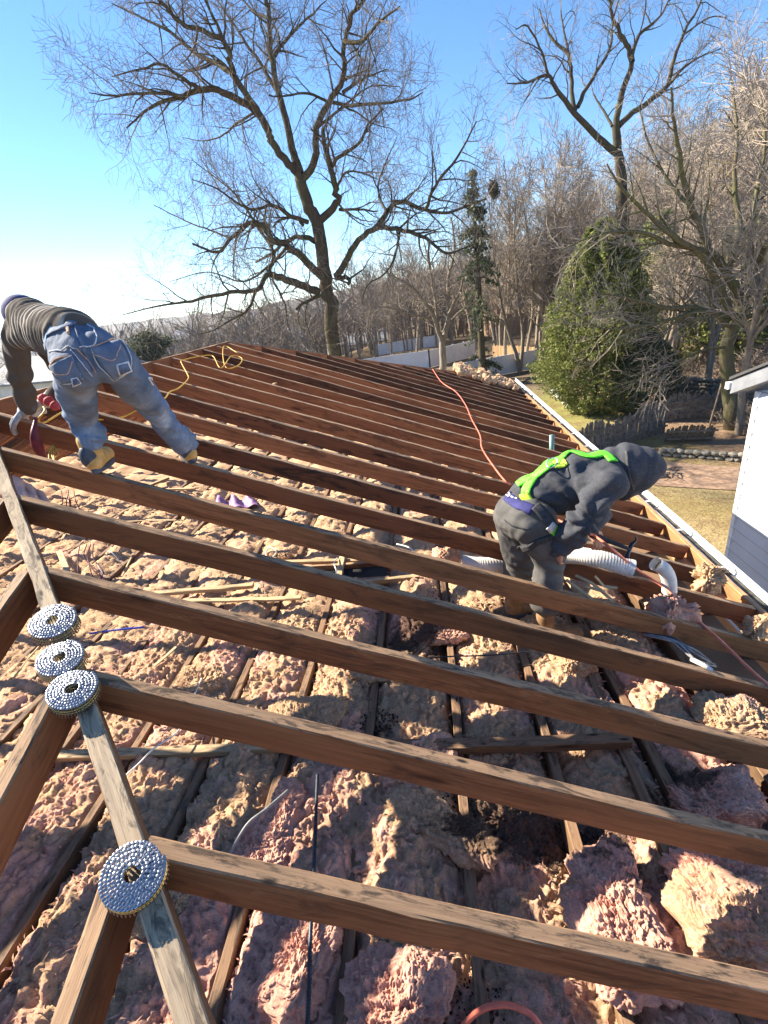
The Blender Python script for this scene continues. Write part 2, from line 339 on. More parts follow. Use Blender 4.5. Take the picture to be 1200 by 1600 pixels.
MT['cap_blue'] = simple('cap_blue', (.03, .04, .11), (.06, .07, .18), 12, .85, 0, .4, .006)
MT['shirt_blue'] = simple('shirt_blue', (.22, .38, .55), (.34, .50, .66), 12, .85, 0, .2)
MT['red_rag'] = simple('red_rag', (.35, .04, .05), (.55, .08, .09), 20, .7, 0, .2)
MT['cloth_lilac'] = simple('cloth_lilac', (.36, .33, .38), (.52, .48, .52), 9, .9, 0, .4, .01)
MT['purple_plastic'] = simple('purple_plastic', (.16, .07, .20), (.30, .18, .34), 15, .5, 0, .3, .006)
MT['hair'] = simple('hair', (.02, .015, .012), (.04, .03, .025), 60, .7, 0, .2)
MT['stone'] = simple('stone', (.12, .11, .09), (.28, .26, .215), 4, .95, 0, .9, .06, obj=False)
MT['concrete'] = simple('concrete', (.30, .29, .27), (.45, .44, .41), 5, .9, 0, .3, .01, obj=False)
def groundmat():
    m, t, b = M('ground', 1., 0, .05); pos = geo(t); sx = N(t, 'ShaderNodeSeparateXYZ'); t.links.new(pos, sx.inputs[0])
    n1 = nz(t, .45, pos, 5, .6); n2 = nz(t, 9, pos, 6, .75); n3 = nz(t, 40, pos, 4, .8)
    lawn = mix(t, rampn(t, n1, [(.35, 0), (.65, 1)]), (.30, .235, .10), (.46, .36, .19))
    # greener strip further back
    gy = N(t, 'ShaderNodeMapRange'); gy.inputs[1].default_value = 20; gy.inputs[2].default_value = 26; t.links.new(sx.outputs[1], gy.inputs[0])
    lawn = mix(t, gy.outputs[0], lawn, mix(t, rampn(t, n1, [(.35, 0), (.65, 1)]), (.24, .27, .075), (.38, .36, .13)))
    lawn = mix(t, rampn(t, nz(t, 1.1, pos, 6, .7), [(.48, 0), (.60, .6)]), lawn, (.24, .155, .085)); lawn = mix(t, rampn(t, n2, [(.35, .6), (.6, 0)]), lawn, (.11, .085, .04)); lawn = mix(t, rampn(t, n3, [(.3, .3), (.55, 0)]), lawn, (.08, .07, .03))
    leaf = mix(t, rampn(t, n3, [(.35, 0), (.65, 1)]), (.20, .13, .085), (.50, .35, .23)); leaf = mix(t, rampn(t, n2, [(.4, .5), (.6, 0)]), leaf, (.05, .032, .02))
    # leaf litter right of / behind the yard
    d = N(t, 'ShaderNodeVectorMath', operation='DOT_PRODUCT'); t.links.new(pos, d.inputs[0]); d.inputs[1].default_value = (1, .12, 0)
    dn = N(t, 'ShaderNodeMath', operation='MULTIPLY_ADD'); t.links.new(n1, dn.inputs[0]); dn.inputs[1].default_value = 3.; t.links.new(d.outputs['Value'], dn.inputs[2])
    mr = N(t, 'ShaderNodeMapRange'); mr.inputs[1].default_value = 16.8; mr.inputs[2].default_value = 18.4; t.links.new(dn.outputs[0], mr.inputs[0])
    c = mix(t, mr.outputs[0], lawn, leaf)
    fy = N(t, 'ShaderNodeMapRange'); fy.inputs[1].default_value = 30; fy.inputs[2].default_value = 36; t.links.new(sx.outputs[1], fy.inputs[0])
    c = mix(t, fy.outputs[0], c, mix(t, rampn(t, nz(t, .06, pos, 6, .7), [(.4, 0), (.6, 1)]), (.10, .075, .05), (.22, .17, .12)))
    t.links.new(c, b.inputs['Base Color']); bump(t, b, n2, 1., .08); return m
MT['ground'] = groundmat()
MT['brick_patio'] = simple('brick_patio', (.20, .125, .085), (.36, .25, .17), 6, .95, 0, .6, .02, obj=False)
MT['far_hill'] = simple('far_hill', (.10, .095, .09), (.21, .19, .17), .02, 1, 0, 0, obj=False, det=8)
MT['pale_ground'] = simple('pale_ground', (.5, .5, .5), (.62, .62, .64), .3, .9, 0, 0, obj=False)
# ================================================================ SETTING
LAWN = -7.2
def zt(x, y):
    x = np.asarray(x, float); y = np.asarray(y, float)
    d = x-.05*y-15.; sm = np.clip(d/4, 0, 1); hill = sm*sm*(3-2*sm)*.34*np.maximum(d, 0)
    hill = 15*np.tanh(hill/15)*np.clip((y+10)/20, 0, 1)*(1-np.clip((y-120)/200, 0, 1)*.7)
    fall = -.04*np.clip(y-40, 0, 150)*np.clip((10-x)/30, 0.25, 1)-.10*np.clip(-x-9, 0, 60)
    far = -np.clip(np.hypot(x, y)-250, 0, 400)*.02
    return LAWN+hill+fall+far+.06*pn2(x*.25, y*.25, 3)
rr = np.concatenate([np.linspace(.0, 20, 70), np.geomspace(20.6, 1700, 110)]); aa = np.linspace(0, 2*math.pi, 289)[:-1]
Rg, Ag = np.meshgrid(rr, aa, indexing='ij'); X = CAM[0]+Rg*np.sin(Ag); Y = CAM[1]+Rg*np.cos(Ag); Z = zt(X, Y)
ii, jj = np.meshgrid(np.arange(len(rr)-1), np.arange(len(aa)), indexing='ij'); j2 = (jj+1) % len(aa); na = len(aa)
F = np.stack([ii*na+jj, ii*na+j2, (ii+1)*na+j2, (ii+1)*na+jj], -1).reshape(-1, 4)[:, ::-1]
npmesh('ground', np.stack([X, Y, Z], -1).reshape(-1, 3), F, MT['ground'], kind='structure')
# distant ridges
def ridge_mesh(dist, el, seed, name):
    n = 260; a = np.linspace(math.radians(-62), math.radians(48), n); vs = []; fs = []
    for i, t in enumerate(a):
        e = el(math.degrees(t))+.25*float(pn2(np.array(t*18.), np.array(seed*1.), 5))+.12*float(pn2(np.array(t*90.), np.array(seed*1.), 6))
        for k in range(7):
            q = k/6; d = dist*(1-.45*q); z = CAM[2]+dist*math.tan(math.radians(e))*(1-q)+q*(-70)
            vs.append((CAM[0]+d*math.sin(t), CAM[1]+d*math.cos(t), z))
    for i in range(n-1):
        for k in range(6): fs.append((i*7+k, i*7+k+1, (i+1)*7+k+1, (i+1)*7+k))
    npmesh(name, np.array(vs), np.array(fs), MT['far_hill'], kind='structure')
ridge_mesh(1400, lambda t: .35+.5*math.sin(math.radians(t*3+200)), 1, 'hills')
ridge_mesh(650, lambda t: -.9+(t+45)*.06 if t < -5 else 1.5+min(t+5, 12)*.08, 2, 'hills')
def on_ground(px, py):
    """walk the pixel's ray to the terrain"""
    D = ray(px, py); D = D/np.linalg.norm(D); s = 2.
    while s < 900:
        P = CAM+D*s
        if P[2] < float(zt(P[0], P[1])): break
        s *= 1.004
    return P
def gdist(px, py, dist):
    D = ray(px, py); D = D/np.hypot(D[0], D[1]); P = CAM+D*dist; P[2] = float(zt(P[0], P[1])); return P
# ================================================================ HOUSE WITH OPEN ROOF
TH = .3678; T = math.tan(TH); W = 4.5412; LR = 4.118; HK = 1.0895; FK = 1.0659; SP = .4064; Y1 = -2.0459
TF = T/HK; EY = -W*HK; FY = LR+FK*W; CEIL = -1.76; JZ = -1.62
RW, RH = .043, .115
house = empty('house', (0, 2, LAWN), 'long house with its roof stripped to bare brown rafters over pink attic insulation', 'house')
def beam(name, A, B, w, h, mat, parent, **k):
    m = MB(); kk = {q: k.pop(q) for q in ('warp', 'cham', 'step', 'seed') if q in k}; m.beam(A, B, w, h, **kk); return m.build(name, mat, parent, **k)
ys = [Y1+(k-1)*SP for k in range(-5, 28)]
nr = 0
for k, y in enumerate(ys):
    for s in (1, -1):
        if y < 0: x0 = -y/HK
        elif y > LR: x0 = (y-LR)/FK
        else: x0 = .02
        if x0 > W-.25: continue
        if s < 0 and (y < -2.9): continue
        x0 += .035 if (y < 0 or y > LR) else 0
        jy = (hsh(k*7.3+s)-.5)*.014; jy2 = (hsh(k*3.1+s*2)-.5)*.02
        mt = MT['rafter_tan'] if y < -.2 and s > 0 else (MT['rafter_dark'] if (y > 4.2 and s > 0) or hsh(k*1.7) > .88 else MT['rafter_red'])
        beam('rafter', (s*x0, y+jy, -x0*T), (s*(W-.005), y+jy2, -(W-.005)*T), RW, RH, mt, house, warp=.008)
_ns = MB(); _ns.tube([(0, 0, -.004), (.001, 0, .006), (.003, .001, .011)], [.0016, .0015, .0019], 6); _no = _ns.build('nail', MT['nail_rust'], house); _nd = _no.data; bpy.data.objects.remove(_no)
_rn = random.Random(5); _cnt = 0
for k in range(1, 8):
    y = Y1+(k-1)*SP; x = max(0, -y/HK)+.25
    while x < W-.3 and _cnt < 96:
        o = bpy.data.objects.new('nail', _nd); COL.objects.link(o); o.parent = house; yy_ = y+_rn.uniform(-.014, .014); o.location = (x, yy_-2, -x*T-LAWN+.001); o.rotation_euler = (_rn.uniform(-.5, .5), _rn.uniform(-.5, .5), _rn.uniform(0, 6)); s_ = _rn.uniform(.7, 1.3); o.scale = (s_, s_, s_); _cnt += 1
        x += _rn.choice((.03, .2, .28, .35))
# front and back slope jack rafters (run along the ridge direction)
for k in range(0, 11):
    for s in ((1, -1) if k else (1,)):
        x = s*k*SP*(1/HK) if k < 11 else 0
        xa = abs(x); ya = -xa*HK-.04
        if xa*HK > 4.3: continue
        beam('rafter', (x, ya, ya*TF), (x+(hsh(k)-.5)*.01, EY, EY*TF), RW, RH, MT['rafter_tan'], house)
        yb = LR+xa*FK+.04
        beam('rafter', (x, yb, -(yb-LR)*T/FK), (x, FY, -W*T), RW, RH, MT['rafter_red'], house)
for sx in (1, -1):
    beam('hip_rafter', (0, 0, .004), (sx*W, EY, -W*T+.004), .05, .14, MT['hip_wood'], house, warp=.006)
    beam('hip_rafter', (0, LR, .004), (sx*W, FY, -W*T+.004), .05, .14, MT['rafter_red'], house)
beam('ridge_board', (0, 0, .006), (0, LR, .006), .03, .15, MT['rafter_red'], house)
# blocking piece seen between far rafters
beam('blocking', (.95, 2.5, -.42), (.95, 2.78, -.42), .038, .09, MT['rafter_red'], house)
# fascia, gutter with straps
m = MB(); zf = -W*T
m.beam((W+.02, EY-.03, zf+.005), (W+.02, FY+.03, zf+.005), .038, .15, warp=.003); m.build('fascia', MT['fascia_wood'], house)
m = MB(); m.beam((-W-.02, EY-.03, zf+.005), (-W-.02, FY+.03, zf+.005), .038, .15); m.build('fascia', MT['fascia_wood'], house)
m = MB(); m.beam((-W, EY-.02, zf+.003), (W, EY-.02, zf+.003), .038, .15); m.build('fascia', MT['fascia_wood'], house)
m = MB(); m.beam((-W, FY+.02, zf+.003), (W, FY+.02, zf+.003), .038, .15); m.build('fascia', MT['fascia_wood'], house)
# inner lookout board lying flat behind the fascia
m = MB(); m.beam((W-.052, EY+.1, zf-.105), (W-.052, FY-.1, zf-.105), .10, .02, warp=.002); m.build('lookout_board', MT['fascia_wood'], house)
g = MB(); gx = W+.042; gz = zf-.012
prof = [(0, 0), (0, -.10), (.012, -.115), (.085, -.115), (.10, -.075), (.125, -.05), (.128, -.004), (.128, 0), (.112, 0), (.112, -.006), (.122, -.008), (.12, -.048), (.094, -.07), (.08, -.109), (.014, -.109), (.004, -.098), (.004, 0)]
yy = np.linspace(EY-.05, FY+.05, 60); vs = []; fs = []
for y in yy:
    for a, b_ in prof: vs.append((gx+a+.003*math.sin(y*1.3), y, gz+b_+.004*math.sin(y*.9)))
npf = len(prof)
for i in range(len(yy)-1):
    for k in range(npf): fs.append((i*npf+k, i*npf+(k+1) % npf, (i+1)*npf+(k+1) % npf, (i+1)*npf+k))
fs.append(tuple(range(npf))); fs.append(tuple((len(yy)-1)*npf+k for k in range(npf-1, -1, -1)))
g.add(vs, fs); gut = g.build('gutter', MT['gutter_white'], house)
m = MB(); m.beam((gx+.052, EY-.02, gz-.045), (gx+.052, FY+.02, gz-.045), .085, .03, cham=.002, step=.2); m.build('gutter_silt', MT['gutter_dirt'], gut)
for i in range(21):
    y = -4.4+i*.61; b_ = MB(); b_.box((gx+.062, y, gz+.002), .13, .022, .004); b_.build('gutter_strap', MT['gutter_white'], gut)
# attic floor ceiling + walls below
m = MB(); m.box((0, 2, CEIL-.03), 2*W-.5, FY-EY-.5, .03); m.build('ceiling_board', MT['joist_wood'], house)
m = MB(); m.box((0, 2, -2.0), 2*W-.04, FY-EY-.1, .02); m.build('soffit', MT['fascia_wood'], house)
for (cx, cy, sx, sy) in ((4.2, (EY+FY)/2, .14, FY-EY-.6), (-4.2, (EY+FY)/2, .14, FY-EY-.6), (0, EY+.36, 8.1, .14), (0, FY-.36, 8.1, .14)):
    m = MB(); m.box((cx, cy, (LAWN-.3-1.86)/2), sx, sy, -1.86-LAWN+.3); m.build('wall', MT['siding'], house)
for i in range(-9, 11):
    x = 2.21+i*.4064
    if abs(x) > 4.15: continue
    beam('ceiling_joist', (x, EY+.4, JZ+.006*math.sin(i)), (x+(hsh(i)-.5)*.02, FY-.4, JZ), .04, .13, MT['joist_wood'], house, warp=.012, step=.2)
beam('ceiling_joist', (3.335, -4.4, JZ+.003), (3.345, 1.2, JZ+.003), .04, .13, MT['joist_wood'], house, warp=.01)
# pipe post at the far eave
p = at(862, 705, x=4.05)
m = MB(); m.tube([(p[0], p[1], p[2]-.35), (p[0], p[1], p[2]-.1), (p[0], p[1], p[2]+.20)], .03, 12); m.build('metal_post', MT['green_metal'], None, True, 'short green painted metal post standing up between far rafters near the gutter', 'post')
# ---------------------------------------------------------------- insulation
def insul_height(x, y):
    wx = x+.06*pn2(x*2.1, y*2.1, 40); wy = y+.06*pn2(x*2.1+7, y*2.1, 41)
    h = .045*pn2(wx*1.7, wy*1.7, 1)+.035*(np.abs(pn2(wx*5, wy*5, 2)))+.034*(.55-vor2(wx*7, wy*7, 3))*np.clip(.6+pn2(x*.9, y*.9, 9), 0, 1)
    h += .022*(.5-vor2(wx*17, wy*17, 4))+.016*pn2(wx*34, wy*34, 5)+.012*(.4-np.abs(pn2(x*60, y*42, 6)))+.012*(.4-np.abs(pn2(wx*20, wy*13, 7)))+.006*(rng.random(x.shape)-.5)+.013*(.5-vor2(x*38+pn2(x*20, y*20, 61), y*38, 62))*np.clip(.7+pn2(x*2, y*2, 63), .2, 1.3)+.011*(.5-vor2(x*80, y*80, 64))
    # dips along the joists so their tops show in places
    dj = np.abs(((x-2.21+.2032) % .4064)-.2032); cover = np.clip(pn2(x*1.1+3, y*.8, 12)*3+.1+np.clip((2.6-x)*.5, 0, 1)*np.clip((y+1.2)*1.2, 0, 1)*1.6, -.4, 1.2)
    h -= np.clip(1-dj/.05, 0, 1)*(.09-.075*cover)
    # batts bowing up between joists
    h += .02*np.cos((x-2.21)/.4064*2*math.pi+math.pi)
    h -= .10*np.exp(-(((x-3.0)/.35)**2+((y+1.55)/.45)**2))
    h -= np.clip((x-3.65)/.6, 0, 1.3)*.42
    return JZ-.012+h
def grid_ins(x0, x1, y0, y1, st):
    xs = np.arange(x0, x1+st/2, st); ysg = np.arange(y0, y1+st/2, st); Xg, Yg = np.meshgrid(xs, ysg, indexing='ij')
    Zg = insul_height(Xg, Yg); ox = .018*pn2(Xg*13, Yg*13, 30); oy = .018*pn2(Xg*13+5, Yg*13, 31)
    edge = np.minimum.reduce([Xg-x0, x1-Xg, Yg-y0, y1-Yg]) > st; ox = ox*edge; oy = oy*edge
    n2 = len(ysg); i, j = np.meshgrid(np.arange(len(xs)-1), np.arange(n2-1), indexing='ij')
    return np.stack([Xg+ox, Yg+oy, Zg], -1).reshape(-1, 3), np.stack([i*n2+j, (i+1)*n2+j, (i+1)*n2+j+1, i*n2+j+1], -1).reshape(-1, 4)
parts = [grid_ins(.6, 4.45, -2.6, .0, .0068), grid_ins(-2.2, .6, -2.6, .0, .013), grid_ins(-3.2, 4.45, 0, 3.0, .020), grid_ins(-3.9, 4.45, 3.0, FY-.5, .06), grid_ins(-3.9, 4.13, EY+.5, -2.6, .06)]
off = 0; VV = []; FF = []
for V_, F_ in parts: VV.append(V_); FF.append(F_+off); off += len(V_)
npmesh('insulation', np.concatenate(VV), np.concatenate(FF), MT['insulation'], loc=(1, 0, JZ), kind='stuff', label='pink and dusty tan loose fibreglass insulation covering the attic floor under the rafters', cat='insulation')
def blob(name, c, size, rotz, mat, seed, label=None, cat=None, tilt=0., rough=1., parent=None, group=None, res=64, kind=None, flat=.55):
    """torn lump: superellipsoid displaced by noise"""
    u = np.linspace(0, 2*math.pi, res+1)[:-1]; sg0 = seed; rho = np.linspace(0, 1, res//3+1)[:-1]; vr = np.arccos(rho**(1/flat)); v = np.unique(np.round(np.concatenate([-vr, vr, np.linspace(-1.1, 1.1, res//3)]), 4)); U, V_ = np.meshgrid(u, v, indexing='ij')
    sg = lambda a, e: np.sign(a)*np.abs(a)**e
    x = sg(np.cos(V_), flat)*sg(np.cos(U), flat); y = sg(np.cos(V_), flat)*sg(np.sin(U), flat); z = sg(np.sin(V_), .75)
    px_, py_, pz_ = x*size[0]/2, y*size[1]/2, z*size[2]/2
    f = lambda s, o: pn2(px_*s+seed*3.7+pz_*s*.7, py_*s+pz_*s+o, int(seed) % 50)
    rg = lambda sx_, sy_, o: 1-2*np.abs(pn2(px_*sx_+pz_*9+seed, py_*sy_+pz_*11+o, int(seed+o) % 50))
    m0 = min(size)
    d = 1+rough*(.34*f(5, 1)+.16*f(13, 2)+.06*f(30, 3))
    nd = rough*(.011*rg(8, 26, 6)+.007*rg(40, 22, 7)+.008*f(70, 8)+.006*rg(110, 80, 9)+.004*f(190, 4)+.011*(.5-vor2(px_*36+f(18, 3)*.6, py_*36+pz_*25, 71))+.008*(.5-vor2(px_*80, py_*80+pz_*50, 72)))
    nl = np.sqrt(x*x+y*y+z*z)+1e-6
    P = np.stack([px_*d+nd*x/nl, py_*d+nd*y/nl, pz_*(d+rough*.6*f(9, 5))+nd*z/nl], -1).reshape(-1, 3)
    R = np.array(Matrix.Rotation(rotz, 3, 'Z') @ Matrix.Rotation(tilt, 3, 'X')); P = P@R.T+np.array(c)
    nv = len(v); i, j = np.meshgrid(np.arange(res), np.arange(nv-1), indexing='ij'); i2 = (i+1) % res
    Fm = np.stack([i*nv+j, i2*nv+j, i2*nv+j+1, i*nv+j+1], -1).reshape(-1, 4)
    return npmesh(name, P, Fm, mat, parent=parent, loc=None if parent else c, label=label, cat=cat, group=group, kind=kind)
def floor_at(px, py, dz=0.): return at(px, py, z=JZ+.02+dz)
B = [(440, 1290, .12, .42, .10, -.05, 'insulation_pink', 'long narrow upright pink batt strip beside the nearest ceiling joist', 2.),
     (400, 1330, .16, .30, .08, .25, 'insulation_pink', 'pink torn batt flap under the grey rod'),
     (650, 1200, .34, .26, .10, .3, 'insulation_pink', 'pink batt with ragged edge pushed up against the second nearest long rafter'),
     (690, 1290, .42, .17, .09, -.45, 'insulation', 'sooty torn batt slab with curled pink front edge in the lower middle'),
     (960, 1430, .26, .42, .12, .1, 'insulation_pink', 'bright pink combed batt between the paired joists and single joist'),
     (1120, 1355, .30, .14, .10, .15, 'insulation_pink', 'pink wedge of batt lying right of the paired joists'),
     (1160, 1450, .34, .34, .13, -.1, 'insulation_tan', 'square brown faced batt at the right edge with pink sides'),
     (1120, 1250, .36, .20, .12, .35, 'insulation_pink', 'grey and pink bulging batt near the right edge under the rafter'),
     (1150, 1120, .34, .20, .11, -.2, 'insulation_tan', 'crumbly tan batt with pink patches close to the eave'),
     (600, 1040, .34, .22, .09, 0., 'insulation_tan', 'tan rounded batt end left of the middle ceiling joist'),
     (480, 1120, .40, .24, .09, .1, 'insulation_tan', 'sunlit tan batt mound crossing the second rafter bay'),
     (690, 990, .30, .15, .09, -.1, 'insulation_pink', 'salmon pink batt piece in sun left of centre under third rafter'),
     (900, 1035, .20, .16, .09, .2, 'insulation_tan', 'small sunlit tan batt chunk behind the boots'),
     (960, 990, .22, .12, .08, .1, 'insulation_tan', 'small orange tan batt chunk right of the kneeling worker boots'),
     (1050, 975, .16, .13, .10, .3, 'insulation_pink', 'crumpled peach clump of insulation under the red hose'),
     (430, 870, .26, .12, .09, .1, 'insulation', 'rolled mauve brown insulation clump beside the floor opening'),
     (310, 1060, .30, .2, .07, .2, 'insulation_tan', 'tan batt lump near the blue plastic strip'),
     (470, 1490, .20, .26, .08, -.3, 'insulation_pink', 'folded pale pink batt corner near the black armoured cable'),
     (620, 1560, .30, .24, .08, .1, 'insulation_pink', 'pink batt between joists at the bottom edge of the view'),
     (250, 1400, .26, .20, .08, .4, 'insulation_tan', 'brown fluffy batt lump left of the nearest nail coil hip'),]
for i, b in enumerate(B):
    c = floor_at(b[0], b[1]); blob('insulation_batt', (c[0], c[1], JZ+b[4]*.15), (b[2]*.96, b[3]*.96, b[4]*.72), b[5], MT[b[6]], i+3, b[7], 'insulation', res=250, group='torn insulation batts', tilt=(.0 if len(b) < 9 else .1), rough=.82)
# eave-side clumps
for px, py, sz, lb in ((1105, 905, .10, 'dry straw coloured insulation tuft between rafters next to the gutter'), (1180, 985, .055, 'small orange insulation tuft at the foot of the fascia by the second bay')):
    c = at(px, py, z=-1.60); blob('insulation_tuft', c, (sz*1.2, sz, sz*1.4), .4, MT['insulation_tan'], px % 37, lb, 'insulation', rough=1.9, res=90)
c = at(1050, 955, z=-1.50); blob('insulation_tuft', c, (.20, .15, .13), .2, MT['insulation_pink'], 12, 'peach pink insulation wad lying over the rafter beside the red hose', 'insulation', rough=1.8, res=90)
# pink pile on the far eave corner
c = np.array((3.85, FY-1.1, -1.42)); 
mm = []
for k in range(120):
    q = c+np.array([(hsh(k*2.1)-.5)*1.1, (hsh(k*3.7)-.5)*1.3, (hsh(k*5.1))*.06-.05-(hsh(k*2.1)-.5)*.45])
    mm.append((q, .04+.07*hsh(k*9.)))
pile = empty('insulation_pile', tuple(c), 'heap of pink torn insulation lumps dumped on the far eave corner', 'insulation')
for k, (q, s_) in enumerate(mm): blob('lump', tuple(q), (s_*1.4, s_, s_*.6), hsh(k)*3, MT['insulation_pink'], k+60, res=22, parent=pile, rough=1.6)
# black soot clinker patches
for px, py, s_, lb in ((740, 1260, .34, 'black soot patch over torn batt in the lower middle'), (900, 1310, .30, 'black soot patch left of the paired joists'), (690, 945, .42, 'black charred debris left of the grey worker boots'), (740, 1585, .28, 'black soot patch at the bottom edge of the view'), (590, 1125, .2, 'black soot strip along the middle joist')):
    c = floor_at(px, py); vs = []; n = 350; mb = MB(); 
    for k in range(n):
        a = hsh(k*1.31+px)*6.283; r_ = math.sqrt(hsh(k*2.77+py))*s_/2; x = c[0]+r_*math.cos(a); y = c[1]+r_*math.sin(a)*.8; s1 = .002+.006*hsh(k*5.3)**3
        z = float(insul_height(np.array([x]), np.array([y]))[0])+.004
        mb.box((x, y, z), s1, s1*1.4, s1, Matrix.Rotation(k, 3, 'Z') @ Matrix.Rotation(k*.7, 3, 'X'))
    mb.build('soot_debris', MT['soot'], None, False, lb, 'debris', kind='stuff', loc=tuple(c))
# wispy torn fibres
def fibres(n, x0, x1, y0, y1, seed):
    r2 = np.random.default_rng(seed); mb = MB()
    for k in range(n):
        x, y = r2.uniform(x0, x1), r2.uniform(y0, y1); z = float(insul_height(np.array([x]), np.array([y]))[0])
        a = r2.uniform(0, 6.28); L = r2.uniform(.010, .038); h = r2.uniform(.001, .014); w_ = r2.uniform(.002, .007)
        d = np.array([math.cos(a), math.sin(a), 0]); s_ = np.array([-d[1], d[0], r2.uniform(-.5, .5)])*w_/2; P0 = np.array([x, y, z-.006])
        P1 = P0+d*L*.5+np.array([0, 0, h]); P2 = P0+d*L+np.array([0, 0, h*r2.uniform(.1, 1.3)])+s_*3*r2.uniform(-1, 1)
        mb.add([P0-s_, P0+s_, P1+s_*1.2, P1-s_*1.2, P2], [(0, 1, 2, 3), (3, 2, 4)])
    return mb
fibres(15000, .4, 4.1, -2.5, .2, 5).build('insulation_fibre', MT['insulation_pink'], None, True, 'wispy torn pink and tan fibres sticking up from the attic insulation', 'fibres', kind='stuff', loc=(1, 0, JZ))
fibres(7000, -1.5, 4.1, -2.3, 2.5, 6).build('insulation_fibre', MT['insulation_tan'], None, True, 'dusty straw coloured crumbs scattered on the insulation near the ridge', 'crumbs', kind='stuff', loc=(1, 0, JZ))
# loose boards on the floor
def board(pa, pb, w_, h_, z, mat, label, name='loose_board', z2=None):
    A = at(*pa, z=z); B_ = at(*pb, z=z if z2 is None else z2); m = MB(); o = tuple((A+B_)/2)
    m.beam(A, B_, w_, h_, warp=.004); return m.build(name, mat, None, False, label, 'board', loc=o)
board((10, 1180), (450, 1163), .05, .03, JZ+.05, MT['pale_wood'], 'pale long board lying flat behind the nail coils on the left')
board((585, 1163), (985, 1150), .055, .045, JZ+.06, MT['joist_wood'], 'brown crosswise board over the joists under the second rafter')
board((240, 925), (395, 912), .045, .03, JZ+.08, MT['pale_wood'], 'short honey coloured board left of the floor opening')
board((290, 937), (470, 932), .04, .02, JZ+.05, MT['lath'], 'thin pale lath just below the honey coloured board')
board((400, 878), (600, 873), .04, .03, JZ+.08, MT['pale_wood'], 'pale rail along the far edge of the floor opening')
board((520, 912), (655, 898), .04, .03, JZ+.08, MT['pale_wood'], 'pale rail at the near right edge of the floor opening')
board((535, 868), (528, 908), .05, .03, JZ+.11, MT['lath'], 'short upright pale block beside the floor opening')
board((130, 700), (150, 1), .01, .01, 0, MT['lath'], '') if False else None
board((205, 768), (262, 745), .06, .03, JZ+.10, MT['pale_wood'], 'orange offcut leaning below the striped sweater worker')
board((215, 765), (305, 762), .04, .02, JZ+.09, MT['lath'], 'light lath lying right of the orange offcut')
board((92, 860), (112, 908), .05, .02, JZ+.10, MT['lath'], 'short pale lath hanging beside the hip above the coils')
board((1085, 1003), (870, 1190), .04, .02, JZ+.04, MT['joist_wood'], '') if False else None
# scattered thin laths (countable debris near the ridge)
r2 = random.Random(4)
words = ['split', 'narrow', 'bent', 'short', 'broken', 'dusty', 'pale', 'thin']
spots = [(20, 905, 100, 860), (5, 960, 70, 900), (150, 820, 210, 790), (180, 845, 245, 828), (230, 800, 330, 786), (190, 815, 275, 812), (110, 800, 175, 770), (250, 845, 285, 815), (320, 835, 380, 820),
         (340, 790, 420, 800), (205, 870, 190, 900), (300, 880, 340, 855), (60, 875, 140, 845), (20, 1060, 60, 1010), (130, 1000, 180, 975), (240, 1040, 275, 1010), (440, 815, 500, 828), (480, 790, 530, 802)]
LATH = ['pale lath crossing under the hip board above the farthest coil', 'lower left edge lath pointing at the farthest nail coil', 'long thin lath beneath the nearer boot of the sweater worker', 'lath just below the long thin one under the nearer boot', 'lath rising right towards the orange offcut', 'short lath between the maroon wires and the boot rafter', 'lath ending beside the bunch of red wires', 'steep lath right of the red wires in full sun', 'lath in the middle bay left of the purple plastic', 'lath lying along the near side of the purple plastic', 'short steep lath beside the maroon wire loop', 'small lath right of the maroon wire loop', 'lath touching the underside of the upper hip board', "dark shaded lath at the far left below the coils' jack rafter", 'lath right of the farthest coil beside the blue strip', 'lath in the bay just right of the trio of coils', 'lath on the insulation above the floor opening', 'short lath between purple plastic and floor opening']
for i, (a, b_, c, d) in enumerate(spots):
    zz = JZ+.05+.03*hsh(i); A = at(a, b_, z=zz); B_ = at(c, d, z=zz+.03*hsh(i*3)); m = MB(); m.beam(A, B_, .012+.018*hsh(i*7), .008, warp=.006)
    m.build('lath_strip', MT['lath'], None, False, LATH[i], 'lath', group='lath strips on the insulation', loc=tuple((A+B_)/2))
# dark opening in the floor
m = MB(); A = at(540, 893, z=JZ+.085); m.box((A[0], A[1], JZ+.03), .55, .2, .03); 
hatch = empty('attic_hatch', (A[0], A[1], JZ), 'dark rectangular opening in the attic floor framed by brown boards', 'hatch')
m = MB(); m.box((A[0], A[1], JZ+.055), .62, .16, .012); m.build('opening', MT['hole_dark'], hatch)
beam('frame_board', (A[0]-.33, A[1]+.10, JZ+.10), (A[0]+.33, A[1]+.10, JZ+.10), .03, .10, MT['rafter_red'], hatch)
beam('frame_board', (A[0]-.33, A[1]-.10, JZ+.075), (A[0]+.33, A[1]-.10, JZ+.075), .03, .06, MT['rafter_tan'], hatch)
